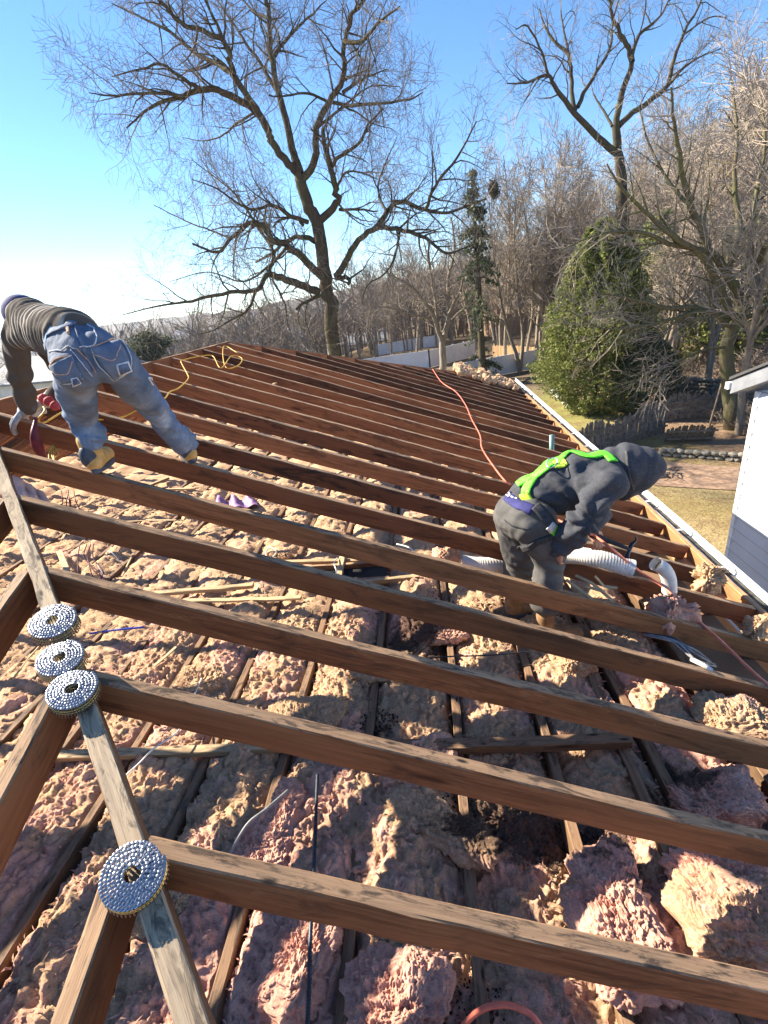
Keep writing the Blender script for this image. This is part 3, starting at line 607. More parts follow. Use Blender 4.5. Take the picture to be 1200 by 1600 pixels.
# ---------------------------------------------------------------- nail coils
def hip(t): return np.array([t, -HK*t, -T*t])
NAILM = {}
def coil_mesh():
    nails = []; a = 0; r0 = .0165
    while r0+.0082*a/6.2832 < .0655:
        r_ = r0+.0082*a/6.2832; nails.append((r_, a, int(a/6.2832))); a += .0080/r_
    return nails
def nail_mb(r_, a, ri, flare):
    mb = MB(); z0 = .042-.0014*ri*flare+.0016*hsh(a*9.1)
    c = np.array([r_*math.cos(a), r_*math.sin(a), z0]); rad = np.array([math.cos(a), math.sin(a), 0]); tg = np.array([-rad[1], rad[0], 0]); j1 = hsh(a*31.7)-.5; j2 = hsh(a*17.3)-.5
    ax = np.array([0, 0, 1.])+rad*(.10+.22*j1)+tg*(.14+.22*j2); ax /= np.linalg.norm(ax)
    mb.tube([c-ax*.0006, c+ax*.0003, c+ax*.0009], [.0044, .0045, .0030], 12)
    ax2 = np.array([0, 0, 1.])-rad*.12; mb.tube([c-ax2*.044, c], .0016, 5)
    return mb
NL = sorted(coil_mesh(), key=lambda q: (-q[0]))
coils = [((200, 1352), 'largest nearest coil of galvanised roofing nails lying on the hip board', .0, .92), ((108, 1068), 'second nearest nail coil lying on the hip board, its rim overlapping another coil', .5, .93), ((89, 1020), 'middle coil of the trio of nail coils, half tucked behind its neighbour', 1.1, .92), ((80, 965), 'farthest of the shiny nail coils sitting on the upper hip board', 1.9, 1.0)]
nail_data = []
for ci, (pp, lb, rot, sc) in enumerate(coils):
    best = min(np.linspace(.5, 2.6, 800), key=lambda t: abs(proj(hip(t)+np.array([0, 0, .052]))[1]-pp[1]))
    P = hip(best); P[2] += .006; root = empty('nail_coil', tuple(P), lb, 'nail coil', 'nail coils on the hip board')
    # sideways nudge to the photographed place
    dx = (pp[0]-proj(P+np.array([0, 0, .04]))[0])*depth(P)/FPX; root.location.x += dx*.9
    tiltm = Matrix.Rotation(rot, 4, 'Z')
    nrm = Vector((T, -TF*1.0, 1.4 if ci else 1.25)).normalized(); q = nrm.to_track_quat('Z', 'Y'); root.rotation_euler = (q.to_matrix() @ Matrix.Rotation(rot, 3, 'Z')).to_euler(); root.scale = (sc, sc, sc)
    if not nail_data:
        for k, (r_, a, ri) in enumerate(NL[:100]):
            mb = nail_mb(r_, a, ri, .3); o = mb.build('nail', MT['steel'], None); o.parent = root; nail_data.append(o.data)
        mb = MB()
        for (r_, a, ri) in NL[100:]:
            q_ = nail_mb(r_, a, ri, .3); mb.add(q_.v, q_.f)
        o = mb.build('nails', MT['steel'], None, kind='stuff'); o.parent = root; rest = o.data
        mb = MB()
        for zz in (-.0, .012):
            pts = [((.0178+.0084*(a/(2*math.pi)))*math.cos(a), (.0178+.0084*(a/(2*math.pi)))*math.sin(a), .013+zz) for a in np.linspace(0, 11.9*math.pi, 260)]
            mb.tube(pts, .0011, 4)
        o = mb.build('wire', MT['brass_wire'], None); o.parent = root; wired = o.data
    else:
        for d_ in nail_data:
            o = bpy.data.objects.new('nail', d_); COL.objects.link(o); o.parent = root
        o = bpy.data.objects.new('nails', rest); COL.objects.link(o); o.parent = root; o['kind'] = 'stuff'
        o = bpy.data.objects.new('wire', wired); COL.objects.link(o); o.parent = root
# ---------------------------------------------------------------- cables, hoses, ducts
def lay(name, pts, r, mat, label, cat, n=8, sub=7, loc=None):
    P = catmull(pts, sub); m = MB(); m.tube(P, r, n); return m.build(name, mat, None, True, label, cat, loc=tuple(np.array(P[len(P)//2])))
def onroof(px, py, lift=.012):
    D = ray(px, py); t = -(CAM[2]+T*CAM[0]-lift)/(D[2]+T*D[0]); return CAM+D*t
hz = [(676, 577), (690, 597), (712, 612), (727, 632), (737, 655), (750, 680), (753, 700), (770, 727), (790, 752)]
P1 = [onroof(*q) for q in hz]; Pm = [onroof(810, 765, -.05), onroof(850, 800, -.08), at(905, 828, y=-.10), at(930, 838, y=-.22)]
P2 = [at(965, 865, y=-.30), onroof(1000, 893, .03), onroof(1040, 920, .03), onroof(1080, 960, .01), onroof(1130, 1005, .0), onroof(1190, 1062, .0), onroof(1290, 1140, .0)]
lay('air_hose', P1+Pm+P2, .0075, MT['hose_red'], 'salmon red air hose snaking down the rafters and past the hooded worker to the gutter', 'hose')
yp = [onroof(372, 552, .02), onroof(350, 541, .02), onroof(352, 573, .02), onroof(372, 571, .02), onroof(378, 560, .03), onroof(362, 556, .03), onroof(345, 575, .02), onroof(332, 556, .02), onroof(310, 557, .02), onroof(285, 563, .02), onroof(284, 568, .02), onroof(292, 583, .02), onroof(294, 592, .02), onroof(280, 606, .02), onroof(266, 612, .02), onroof(258, 622, .02), onroof(240, 633, -.02), onroof(212, 642, -.06), onroof(190, 652, -.10), at(150, 655, y=.3), at(110, 640, y=.35), at(70, 660, y=.15), at(60, 655, y=.05), at(70, 640, y=.08), at(57, 624, y=.2)]
lay('extension_cord', yp, .0052, MT['cord_yellow'], 'yellow cord looping over the ridge end of the rafters towards the striped sweater worker', 'cord')
lay('floor_hose', [floor_at(705, 1625, .05), floor_at(745, 1582, .06), floor_at(785, 1570, .06), floor_at(825, 1582, .05), floor_at(850, 1610, .03)], .008, MT['hose_red'], 'dull red curved hose on the attic floor at the bottom edge of the view', 'hose')
# armoured cable running up the bay
pts = [floor_at(478, 1640, .05), floor_at(482, 1560, .05), floor_at(485, 1460, .05), floor_at(489, 1380, .06), floor_at(493, 1290, .05), floor_at(496, 1210, .04)]
P = catmull(pts, 30); m = MB(); m.tube(P, [.0085 if i % 2 else .0065 for i in range(len(P))], 8); m.build('armoured_cable', MT['cable_black'], None, True, 'dark ribbed armoured cable running up the floor from the bottom edge', 'cable', loc=tuple(P[0]))
lay('cable', [floor_at(350, 1350, .04), floor_at(385, 1290, .09), floor_at(415, 1265, .10), floor_at(450, 1235, .07)], .006, MT['cable_grey'], 'straight grey rod or cable lying against the pink batts left of the middle joist', 'cable')
lay('cable', [floor_at(170, 1235, .03), floor_at(215, 1195, .06), floor_at(240, 1170, .10), floor_at(280, 1140, .09), floor_at(300, 1095, .05), floor_at(315, 1060, .04)], .004, MT['cable_white'], 'thin pale cable running under the hip between the nail coils', 'cable')
lay('cable', [floor_at(640, 1032, .04), floor_at(700, 1026, .07), floor_at(760, 1024, .06), floor_at(830, 1018, .04)], .004, MT['cable_black'], 'thin black cable hanging across the joists under the third rafter', 'cable')
lay('cable', [floor_at(620, 850, .10), floor_at(640, 856, .10), floor_at(655, 870, .09), floor_at(680, 873, .09), floor_at(705, 868, .10)], .006, MT['cable_white'], 'white cable curling on the far side of the floor opening', 'cable')
lay('cable', [floor_at(425, 872, .06), floor_at(432, 862, .12), floor_at(422, 855, .14), floor_at(415, 866, .10), floor_at(430, 880, .08)], .005, MT['cable_white'], 'small loop of white cable left of the floor opening', 'cable')
lay('cable', [floor_at(520, 908, .08), floor_at(526, 895, .14), floor_at(522, 880, .13), floor_at(527, 872, .10)], .005, MT['cable_white'], 'short white cable standing up inside the floor opening', 'cable')
for i in range(7):   # bundle of grey cable by the eave
    h1, h2, h3 = hsh(i*1.7)*26, hsh(i*4.1)*22, hsh(i*6.3)*16; pts = [at(1003+h2*.6, 988+h1*.5, z=-1.50), at(1045+h3, 996+h1, z=-1.46+.02*hsh(i*9)), at(1085+h1*.6, 1014+h2, z=-1.47), at(1112+h3*.5, 1036+h1*.7, z=-1.54)]
    lay('grey_cable', pts, .0038+.002*hsh(i), MT['cable_grey' if i % 3 else 'cable_black'], 'grey cable strand in the loose bundle lying between rafters near the gutter', 'cable')['group'] = 'grey cable bundle near the gutter'
m = MB(); P = catmull([at(1080, 1030, z=-1.47), at(1100, 1040, z=-1.46), at(1112, 1048, z=-1.48)], 14); m.tube(P, [.013 if i % 2 else .009 for i in range(len(P))], 8); m.build('flex_conduit', MT['cable_white'], None, True, 'short piece of ribbed pale conduit below the grey cable bundle', 'conduit', loc=tuple(P[0]))
# red / maroon wires hanging below the striped sweater worker
def wires(cx, cy, n, mat, label, w_, top, bot, grp, s0):
    for i in range(n):
        a = cx+(hsh(i+s0)-.5)*w_; P = [at(a+(hsh(i*3+s0)-.5)*8, top, y=-.15), at(a+(hsh(i*5+s0)-.5)*16, (top+bot)/2, y=-.22), at(a+(hsh(i*7+s0)-.3)*26, bot, y=-.30), at(a+(hsh(i*9+s0)-.2)*40, bot+12, y=-.33)]
        o = lay('hanging_wire', P, .0032, mat, label, 'wire', 5); o['group'] = grp
wires(104, 0, 5, MT['wire_red'], 'dark red wire in the bunch dangling below the striped sweater worker', 18, 766, 800, 'red wires under the striped sweater worker', 1)
wires(140, 0, 5, MT['wire_maroon'], 'maroon wire looping over sunlit insulation beside the upper hip board', 26, 850, 893, 'maroon wires beside the hip board', 2)
wires(82, 0, 4, MT['cord_yellow'], 'orange string hanging behind the maroon strap', 14, 696, 722, 'orange strings behind the strap', 5)
for i, (a, b_, c_, d_) in enumerate([(175, 800, 190, 815), (150, 885, 165, 905), (165, 870, 190, 880)]):
    A = floor_at(a, b_, .05); B_ = floor_at(c_, d_, .05); lay('wire_loop', [A, (A+B_)/2+np.array([0, 0, .09]), B_], .004, MT['cable_white' if i else 'wire_maroon'], ['maroon wire hoop on the debris right of the red bunch', 'pale wire hoop at the foot of the maroon wires', 'white wire arching right of the maroon wires'][i], 'wire')
lay('blue_strip', [floor_at(140, 990, .05), floor_at(185, 984, .06), floor_at(225, 980, .05)], .007, MT['blue_plastic'], 'thin bright blue plastic strip lying behind the farthest nail coil', 'strip')
# lilac cloth hanging under the upper hip board
def cloth(name, corners, mat, label, cat, nx=26, ny=18, amp=.02, seed=1):
    A, B_, C, D = [np.array(c, float) for c in corners]; vs = []
    nrm = np.cross(B_-A, D-A); nrm /= np.linalg.norm(nrm)
    for i in range(nx+1):
        for j in range(ny+1):
            u, v = i/nx, j/ny; p = (A*(1-u)+B_*u)*(1-v)+(D*(1-u)+C*u)*v
            vs.append(p+nrm*amp*(math.sin(u*17+seed+2*v)*(.3+v)+.8*mn.noise(Vector((u*5, v*5, seed)))))
    V = np.array(vs); k = (ny+1); F = np.array([(i*k+j, (i+1)*k+j, (i+1)*k+j+1, i*k+j+1) for i in range(nx) for j in range(ny)])
    o = npmesh(name, V, F, mat, loc=tuple(V.mean(0)), label=label, cat=cat); md = o.modifiers.new('t', 'SOLIDIFY'); md.thickness = .004; return o
cloth('cloth', [at(20, 742, y=-.35), at(66, 768, y=-.30), at(88, 800, y=-.32), at(30, 790, y=-.42)], MT['cloth_lilac'], 'pale lilac cloth hanging crumpled beneath the upper end of the hip board', 'cloth')
cloth('plastic_sheet', [floor_at(330, 795, .06), floor_at(405, 790, .06), floor_at(400, 776, .06), floor_at(340, 778, .06)], MT['purple_plastic'], 'crumpled purple plastic packaging on the insulation between rafters', 'plastic sheet', amp=.03, seed=5)
# ducts
def duct(name, pts, r, label, parent=None, open_end=True):
    P = catmull(pts, 40); n = len(P); root = empty(name, tuple(P[0]), label, 'duct')
    m = MB(); m.tube(P, [r*(1+.035*math.sin(i*2.1)) for i in range(n)], 20, cap=False); m.build('sleeve', MT['duct'], root, True)
    t = P[-1]-P[-2]; t = t/np.linalg.norm(t)
    m = MB(); m.tube([P[-1]-t*.004, P[-1]+t*.012], [r*1.05, r*1.05], 24, cap=False); m.tube([P[-1]+t*.012, P[-1]-t*.03], [r*1.05, r*.93], 24, cap=False); m.build('rim', MT['duct'], root, True)
    m = MB(); m.tube([P[-1]-t*.035, P[-1]-t*.03], [r*.93, r*.93], 24); m.build('opening', MT['hole_dark'], root)
duct('flexible_duct', [at(722, 880, y=.02), at(760, 884, y=.0), at(820, 880, y=.05), at(880, 868, y=.0), at(930, 872, y=-.1), at(985, 888, y=-.15)], .052, 'ribbed silvery flexible duct lying along the rafters behind the hooded worker')
duct('duct_elbow', [at(1046, 925, y=-.12), at(1045, 905, y=-.12), at(1038, 890, y=-.12), at(1026, 882, y=-.12)], .040, 'short white duct elbow with an open mouth standing beside the gutter')
c = at(695, 872, y=.0); blob('insulation_tuft', c, (.13, .11, .11), .3, MT['insulation_pink'], 31, 'mauve pink insulation ball against the left end of the silvery duct', 'insulation', res=60)
c = at(915, 852, y=.0); m = MB(); m.beam(at(880, 842, y=.1), at(958, 852, y=.1), .035, .07); m.build('loose_block', MT['rafter_red'], None, False, 'short red brown wood block lying behind the hammer', 'board', loc=tuple(c))
for i, (a, b_) in enumerate([((885, 905), (925, 935)), ((900, 898), (945, 925)), ((915, 915), (960, 940)), ((930, 900), (965, 918))]):
    A = at(*a, z=-1.25); B_ = at(*b_, z=-1.3); m = MB(); m.beam(A, B_, .025, .008, warp=.02); m.build('bark_strip', MT['lath'], None, False, 'dry curled straw coloured splinter right of the grey worker legs', 'splinter', group='splinters by the grey worker legs', loc=tuple(A))
# ================================================================ PEOPLE
def eval_mesh(o):
    dg = bpy.context.evaluated_depsgraph_get(); me = bpy.data.meshes.new_from_object(o.evaluated_get(dg)); return me
class Body:
    def __init__(s): s.m = MB()
    def cone(s, a, ra, b, rb, n=18):
        a, b = np.array(a, float), np.array(b, float); t = b-a; L = np.linalg.norm(t)+1e-6; t /= L
        P = []; R = []
        for k in range(1, 6): th = math.pi/2*k/6; P.append(a-t*ra*math.cos(th)); R.append(ra*math.sin(th))
        P.append(a); R.append(ra); P.append(b); R.append(rb)
        for k in range(5, 0, -1): th = math.pi/2*k/6; P.append(b+t*rb*math.cos(th)); R.append(rb*math.sin(th))
        s.m.tube(P, R, n)
    def chain(s, pts): 
        for (a, ra), (b, rb) in zip(pts, pts[1:]): s.cone(a, ra, b, rb)
    def ell(s, c, rx, ry, rz, R=None):
        bm = bmesh.new(); bmesh.ops.create_icosphere(bm, subdivisions=3, radius=1)
        V = [Vector((v.co.x*rx, v.co.y*ry, v.co.z*rz)) for v in bm.verts]
        if R is not None: V = [R @ v for v in V]
        s.m.add([v+Vector(c) for v in V], [tuple(v.index for v in f.verts) for f in bm.faces]); bm.free()
    def make(s, name, mat, parent, voxel=.009, smooth=6, disp=None, **k):
        o = s.m.build(name, mat, None); md = o.modifiers.new('r', 'REMESH'); md.mode = 'VOXEL'; md.voxel_size = voxel; md.use_smooth_shade = True
        sm = o.modifiers.new('s', 'SMOOTH'); sm.iterations = smooth; sm.factor = .5
        bpy.context.view_layer.update(); me = eval_mesh(o); old = o.data; o.modifiers.clear(); o.data = me; bpy.data.meshes.remove(old)
        n = len(me.vertices); co = np.empty(n*3, np.float32); me.vertices.foreach_get('co', co); co = co.reshape(-1, 3)
        if disp is not None:
            no = np.empty(n*3, np.float32); me.vertices.foreach_get('normal', no); no = no.reshape(-1, 3)
            d, attr = disp(co.astype(float), no.astype(float)); co = co+no*d[:, None]
            if attr is not None:
                at_ = me.attributes.new('stripe', 'FLOAT', 'POINT'); at_.data.foreach_set('value', attr.astype(np.float32))
        o0 = np.array(origin(parent)); co = (co-o0).astype(np.float32); me.vertices.foreach_set('co', co.ravel()); me.update()
        me.polygons.foreach_set('use_smooth', [True]*len(me.polygons)); me.materials.clear(); me.materials.append(mat); o.parent = parent
        for a, v in k.items(): o[a] = v
        bv = BVHTree.FromPolygons([Vector(c+o0) for c in co], [tuple(p.vertices) for p in me.polygons]); o0_ = o
        return o, bv
def J(px, py, y, rpx=None):
    P = at(px, py, y=y)
    return (P, rpx*depth(P)/FPX) if rpx else P
def hit(bv, px, py):
    D = Vector(ray(px, py)).normalized(); h = bv.ray_cast(Vector(CAM), D)
    return (np.array(h[0]), np.array(h[1])) if h[0] is not None else None
def near(bv, p):
    h = bv.find_nearest(Vector(p)); return np.array(h[0]), np.array(h[1])
def ribbon(bv, pts, w_, mat, name, parent, off=.006, sub=8, th=.003, world=False, taper=None):
    """strap laid on a cloth surface through photographed points"""
    H = []
    for q in pts:
        h = near(bv, q) if world or len(q) == 3 else hit(bv, *q)
        if h is None: h = near(bv, at(q[0], q[1], y=-.3))
        H.append(h[0])
    P = catmull(H, sub); m = MB(); rows = []
    for i, p in enumerate(P):
        c, n = near(bv, p); t = P[min(i+1, len(P)-1)]-P[max(i-1, 0)]; t /= np.linalg.norm(t)+1e-9; s_ = np.cross(t, n); s_ /= np.linalg.norm(s_)+1e-9
        ww = w_ if taper is None else w_*taper(i/(len(P)-1)); n3 = [near(bv, c+s_*q*ww/2) for q in (-1, -.5, 0, .5, 1)]
        rows.append([a+b*off for a, b in n3]+[a+b*(off-th-.004) for a, b in n3[::-1]])
    k = 10; vs = [v for r_ in rows for v in r_]; fs = []
    for i in range(len(rows)-1):
        for j in range(k): fs.append((i*k+j, i*k+(j+1) % k, (i+1)*k+(j+1) % k, (i+1)*k+j))
    fs.append(tuple(range(k-1, -1, -1))); fs.append(tuple((len(rows)-1)*k+j for j in range(k)))
    m.add(vs, fs); return m.build(name, mat, parent, True)
def hand(B_, wrist, palm, updir, size, curl, spread, thumb_side=1, r=.0095):
    """palm + 4 fingers + thumb as chains in Body B_"""
    w_, p = np.array(wrist), np.array(palm); d = p-w_; d /= np.linalg.norm(d); up = np.array(updir, float); up -= d*(up@d); up /= np.linalg.norm(up); sd_ = np.cross(d, up)
    k = size; knuck = w_+d*.085*k
    for i, o in enumerate((-.030, -.010, .010, .030)):
        kn = knuck+sd_*o*k-d*(.006*abs(i-1.2))*k; B_.cone(w_+sd_*o*.5*k, .016*k, kn, .0125*k, 10)
        L = (.074, .083, .078, .062)[i]*k; dirv = d+sd_*spread*(i-1.5)*.5; dirv /= np.linalg.norm(dirv); q = kn; a = curl*.35
        for j, fr in enumerate((.45, .30, .25)):
            dd = dirv*math.cos(a)-up*math.sin(a); q2 = q+dd*L*fr; B_.cone(q, r*k*(1-.08*j), q2, r*k*(.92-.08*j), 10); q = q2; a += curl*(.55+.1*((i*7) % 3))
    t0 = w_+d*.03*k+sd_*thumb_side*.03*k; t1 = t0+(d*.6+sd_*thumb_side*.8)*.038*k-up*.008*k; t2 = t1+(d*.9+sd_*thumb_side*.25)*.03*k-up*.012*k*curl
    B_.cone(w_+d*.012*k+sd_*thumb_side*.012*k, .015*k, t0, .0135*k, 10); B_.cone(t0, .013*k, t1, .0115*k, 10); B_.cone(t1, .0115*k, t2, .0095*k, 10)
def n3(co, s, seed):
    return pn2(co[:, 0]*s+co[:, 2]*s*.7+seed, co[:, 1]*s+co[:, 2]*s*.9, seed)
# ---------------- worker 1: striped sweater, jeans, bending over the ridge
R1_ = empty('person', tuple(J(150, 741, -.42)), 'worker in striped brown sweater and faded blue jeans bending with feet on two rafters', 'person')
hA, hB = J(116, 577, -.80, 30), J(180, 566, -.72, 31)
kA, kB = J(127, 652, -.40, 19), J(243, 640, -.30, 18.5)
aA, aB = J(146, 712, -.42, 13), J(293, 700, -.02, 12)
wst = J(114, 530, -.62, 37); pel = J(140, 558, -.74, 41)
chest = J(76, 517, -.38, 38); ush = J(46, 499, -.22, 29)
shL, elL, wrL = J(24, 527, -.22, 16), J(32, 592, -.12, 14.5), J(44, 636, -.05, 10)
shR, elR, wrR = J(78, 545, -.02, 16), J(108, 592, .05, 13), J(84, 616, .15, 9)
b = Body()
def sh(j, f): return (j[0], j[1]*f)
b.chain([sh(hA, .8), sh(kA, .75), sh(aA, .7)]); b.chain([sh(hB, .8), sh(kB, .75), sh(aB, .7)])
b.chain([sh(pel, .8), sh(wst, .75), sh(chest, .8), sh(ush, .75)]); b.cone(*sh(hA, .8), *sh(hB, .8))
b.cone(*sh(ush, .6), *sh(shL, .8)); b.cone(*sh(ush, .6), *sh(shR, .8))
b.chain([sh(shL, .8), sh(elL, .65), sh(wrL, .75)]); b.chain([sh(shR, .8), sh(elR, .65), sh(wrR, .75)])
hd = J(40, 499, -.02, 19); b.cone(ush[0], .055, hd[0], .05); b.ell(hd[0], .075, .085, .10); b.ell(hd[0]+np.array([-.02, .05, -.09]), .05, .05, .05)
nose = hd[0]+np.array([-.03, .10, -.03]); b.ell(nose, .012, .018, .016)
for e in (-1, 1): b.ell(hd[0]+np.array([e*.078, -.005, -.01]), .012, .02, .028)
b.make('body', MT['skin'], R1_, .009, 3)
# jeans
b = Body()
b.chain([hA, (hA[0]*.5+kA[0]*.5, kA[1]*1.25), kA, (J(134, 668, -.41), kA[1]*1.0), (J(144, 684, -.42), aA[1]*1.5)])
b.chain([hB, (hB[0]*.5+kB[0]*.5, kB[1]*1.25), kB, (J(262, 668, -.17), kB[1]*.98), (J(287, 692, -.03), aB[1]*1.6)])
b.cone(*hA, *hB); b.chain([(pel[0], pel[1]*.95), (wst[0]*.75+pel[0]*.25, wst[1]*1.0)]); b.cone(hA[0], hA[1], wst[0], wst[1]*.95); b.cone(hB[0], hB[1]*1.0, wst[0]+np.array([.03, 0, .0]), wst[1]*.85)
def jean_fold(co, no):
    # folds bunch at knees and ankles
    d = np.zeros(len(co))
    for jn, ax, s_ in ((kA, aA[0]-hA[0], .011), (kB, aB[0]-hB[0], .010), (aA, aA[0]-kA[0], .013), (aB, aB[0]-kB[0], .012)):
        r_ = np.linalg.norm(co-jn[0], axis=1); t = (co-jn[0])@(ax/np.linalg.norm(ax)); wv = np.exp(-(r_/.16)**2)
        d += wv*s_*.8*np.sin(t*85+6.*n3(co, 7, 3)+4*n3(co, 3, 8))*(.5+n3(co, 6, 12))
    hp = np.exp(-(np.linalg.norm(co-(hA[0]+hB[0])/2, axis=1)/.3)**2)
    d += .008*n3(co, 9, 5)+.006*(.5-np.abs(n3(co, 11, 16)))*2*(1-hp*.6)+.004*(.5-np.abs(n3(co, 24, 6)))+hp*.005*n3(co, 14, 9)
    # seat crease
    cr = np.abs((co-(hA[0]+hB[0])/2)@((hB[0]-hA[0])/np.linalg.norm(hB[0]-hA[0]))); d -= .016*np.exp(-(cr/.022)**2)*hp
    return d, None
jn, jbv = b.make('jeans', MT['denim'], R1_, .0085, 5, jean_fold)
ribbon(jbv, [(63, 533), (85, 517), (110, 507), (140, 501), (160, 500)], .028, MT['denim_dark'], 'waistband', jn, .008)
for pts, mt_, w_ in [([(117, 510), (124, 530), (133, 552), (146, 580)], 'denim_dark', .010), ([(66, 555), (90, 548), (120, 545)], 'stitch_pale', .0025), ([(125, 543), (150, 533), (180, 524), (195, 527)], 'stitch_pale', .0025), ([(105, 505), (108, 522)], 'stitch', .009), ([(121, 545), (135, 562), (149, 583)], 'stitch', .0022), ([(112, 547), (126, 566), (143, 587)], 'stitch_pale', .002)]:
    ribbon(jbv, pts, w_, MT[mt_], 'seam' if w_ < .011 else 'belt_loop', jn, .007 if mt_ != 'denim_dark' else .006)
def patch(bv, c4, mat, name, parent, off=.006, n=12):
    g = []; 
    for i in range(n+1):
        for j in range(n+1):
            u, v = i/n, j/n; q = [(c4[0][k]*(1-u)+c4[1][k]*u)*(1-v)+(c4[3][k]*(1-u)+c4[2][k]*u)*v for k in (0, 1)]
            h = hit(bv, *q)
            if h is None: return None
            g.append(h[0]+h[1]*off)
    m = MB(); k = n+1; m.add(g, [(i*k+j, (i+1)*k+j, (i+1)*k+j+1, i*k+j+1) for i in range(n) for j in range(n)]); o = m.build(name, mat, parent, True)
    md = o.modifiers.new('t', 'SOLIDIFY'); md.thickness = .003; md.offset = -1; return o
for c4, hole, oth in [([(143, 545), (186, 532), (203, 572), (178, 594)], [(184, 571), (197, 567), (201, 578), (188, 583)], (203, 561)), ([(80, 572), (112, 557), (130, 592), (98, 598)], [(112, 592), (120, 589), (124, 597), (115, 600)], (100, 600))]:
    c4 = [(x, y) for x, y in c4]; pk = patch(jbv, c4, MT['denim'], 'pocket', jn, .006)
    if pk is None: continue
    ribbon(jbv, [c4[0], c4[1]], .004, MT['stitch'], 'pocket_stitch', pk, .008)
    for a, b2 in ((1, 2), (2, 3), (3, 0)): ribbon(jbv, [c4[a], c4[b2]], .002, MT['stitch_pale'], 'pocket_stitch', pk, .0085)
    cx, cy = (c4[0][0]+c4[1][0])/2, (c4[0][1]+c4[1][1])/2; mx_, my_ = (cx*.55+c4[2][0]*.25+c4[3][0]*.2), (cy*.55+c4[2][1]*.25+c4[3][1]*.2)
    ribbon(jbv, [(c4[0][0]+4, c4[0][1]+9), (mx_, my_+6), (c4[1][0]+2, c4[1][1]+9)], .003, MT['stitch'], 'pocket_stitch', pk, .0095)
    h4 = [(hole[i][0], hole[i][1]) for i in range(4)]; hc = (sum(q[0] for q in h4)/4, sum(q[1] for q in h4)/4); big = [((q[0]-hc[0])*1.35+hc[0], (q[1]-hc[1])*1.35+hc[1]) for q in h4]
    patch(jbv, big, MT['stitch_pale'], 'frayed_edge', pk, .0085, 4); patch(jbv, h4, MT['denim_dark'], 'torn_hole', pk, .0098, 4)
for pts in [[(226, 575), (232, 590), (238, 602)], [(232, 580), (240, 592), (246, 606)]]: ribbon(jbv, pts, .006, MT['stitch_pale'], 'paint_smear', jn, .006)
# shirt hem
b = Body(); b.cone(wst[0]+np.array([.01, -.02, 0]), wst[1]*1.0, wst[0]*.7+chest[0]*.3, wst[1]*.95); b.make('shirt', MT['shirt_blue'], R1_, .012, 4)
# sweater
b = Body(); w2 = (wst[0]*1.0+np.array([.015, -.01, .01]), wst[1]*1.07)
b.chain([w2, (chest[0], chest[1]*1.0), (ush[0], ush[1]*1.05)]); b.cone(ush[0], ush[1], shL[0], shL[1]*1.2); b.cone(ush[0], ush[1]*.9, *shR); b.cone(chest[0], chest[1]*.9, *shL)
b.chain([(shL[0], shL[1]*1.25), (shL[0]*.5+elL[0]*.5, elL[1]*1.2), (elL[0], elL[1]*1.1), (wrL[0]*.75+elL[0]*.25, wrL[1]*1.45), (wrL[0], wrL[1]*1.25)])
b.chain([(shR[0], shR[1]*1.2), elR, (wrR[0], wrR[1]*1.15)])
sp = ush[0]-w2[0]; sp = sp/np.linalg.norm(sp)
def sw_fold(co, no):
    t = (co-w2[0])@sp; torso = np.exp(-np.clip(-((co-shL[0])@np.array([0, 0, 1.]))-.05, 0, 1)/.07)
    ph = t*118+7*n3(co, 2.6, 2)+2*n3(co, 8, 3); s_ = np.sin(ph)
    d = torso*.0035*s_+.006*torso*n3(co, 6, 11)+.004*n3(co, 12, 4)+(1-torso)*.008*np.sin((co[:, 2])*60+4*n3(co, 5, 7))*np.exp(-((co[:, 2]-elL[0][2])/.12)**2)
    return d, torso*(.5+.5*s_)*(.75+.5*n3(co, 5, 8))
sw, sbv = b.make('sweater', MT['sweater'], R1_, .009, 5, sw_fold)
b = Body(); b.ell(hd[0]+np.array([0, 0, .03]), .092, .105, .095); b.cone(hd[0]+np.array([-.03, .10, .01]), .035, hd[0]+np.array([-.05, .16, -.02]), .02); b.make('cap', MT['cap_blue'], R1_, .008, 3)
b = Body(); b.ell(hd[0]+np.array([0, -.02, .0]), .082, .085, .085); b.make('hair', MT['hair'], R1_, .01, 2)
# gloves
def glove(wr, palm, up_, side, lb=None):
    b = Body(); b.cone(wr, .036, wr+(palm-wr)*.3, .036); hand(b, wr, palm, up_, 1.35, .6, .22, side, .0150); b.make('glove', MT['glove'], R1_, .005, 2)
    c_ = Body(); d = palm-wr; d = d/np.linalg.norm(d); c_.cone(wr-d*.02, .040, wr+d*.01, .042); c_.make('glove_cuff', MT['glove_palm'], R1_, .008, 2)
glove(wrL[0], J(26, 656, -.015), (-.1, -.3, 1), -1)
glove(wrR[0], J(62, 630, .18), (-.2, -.2, 1), 1)
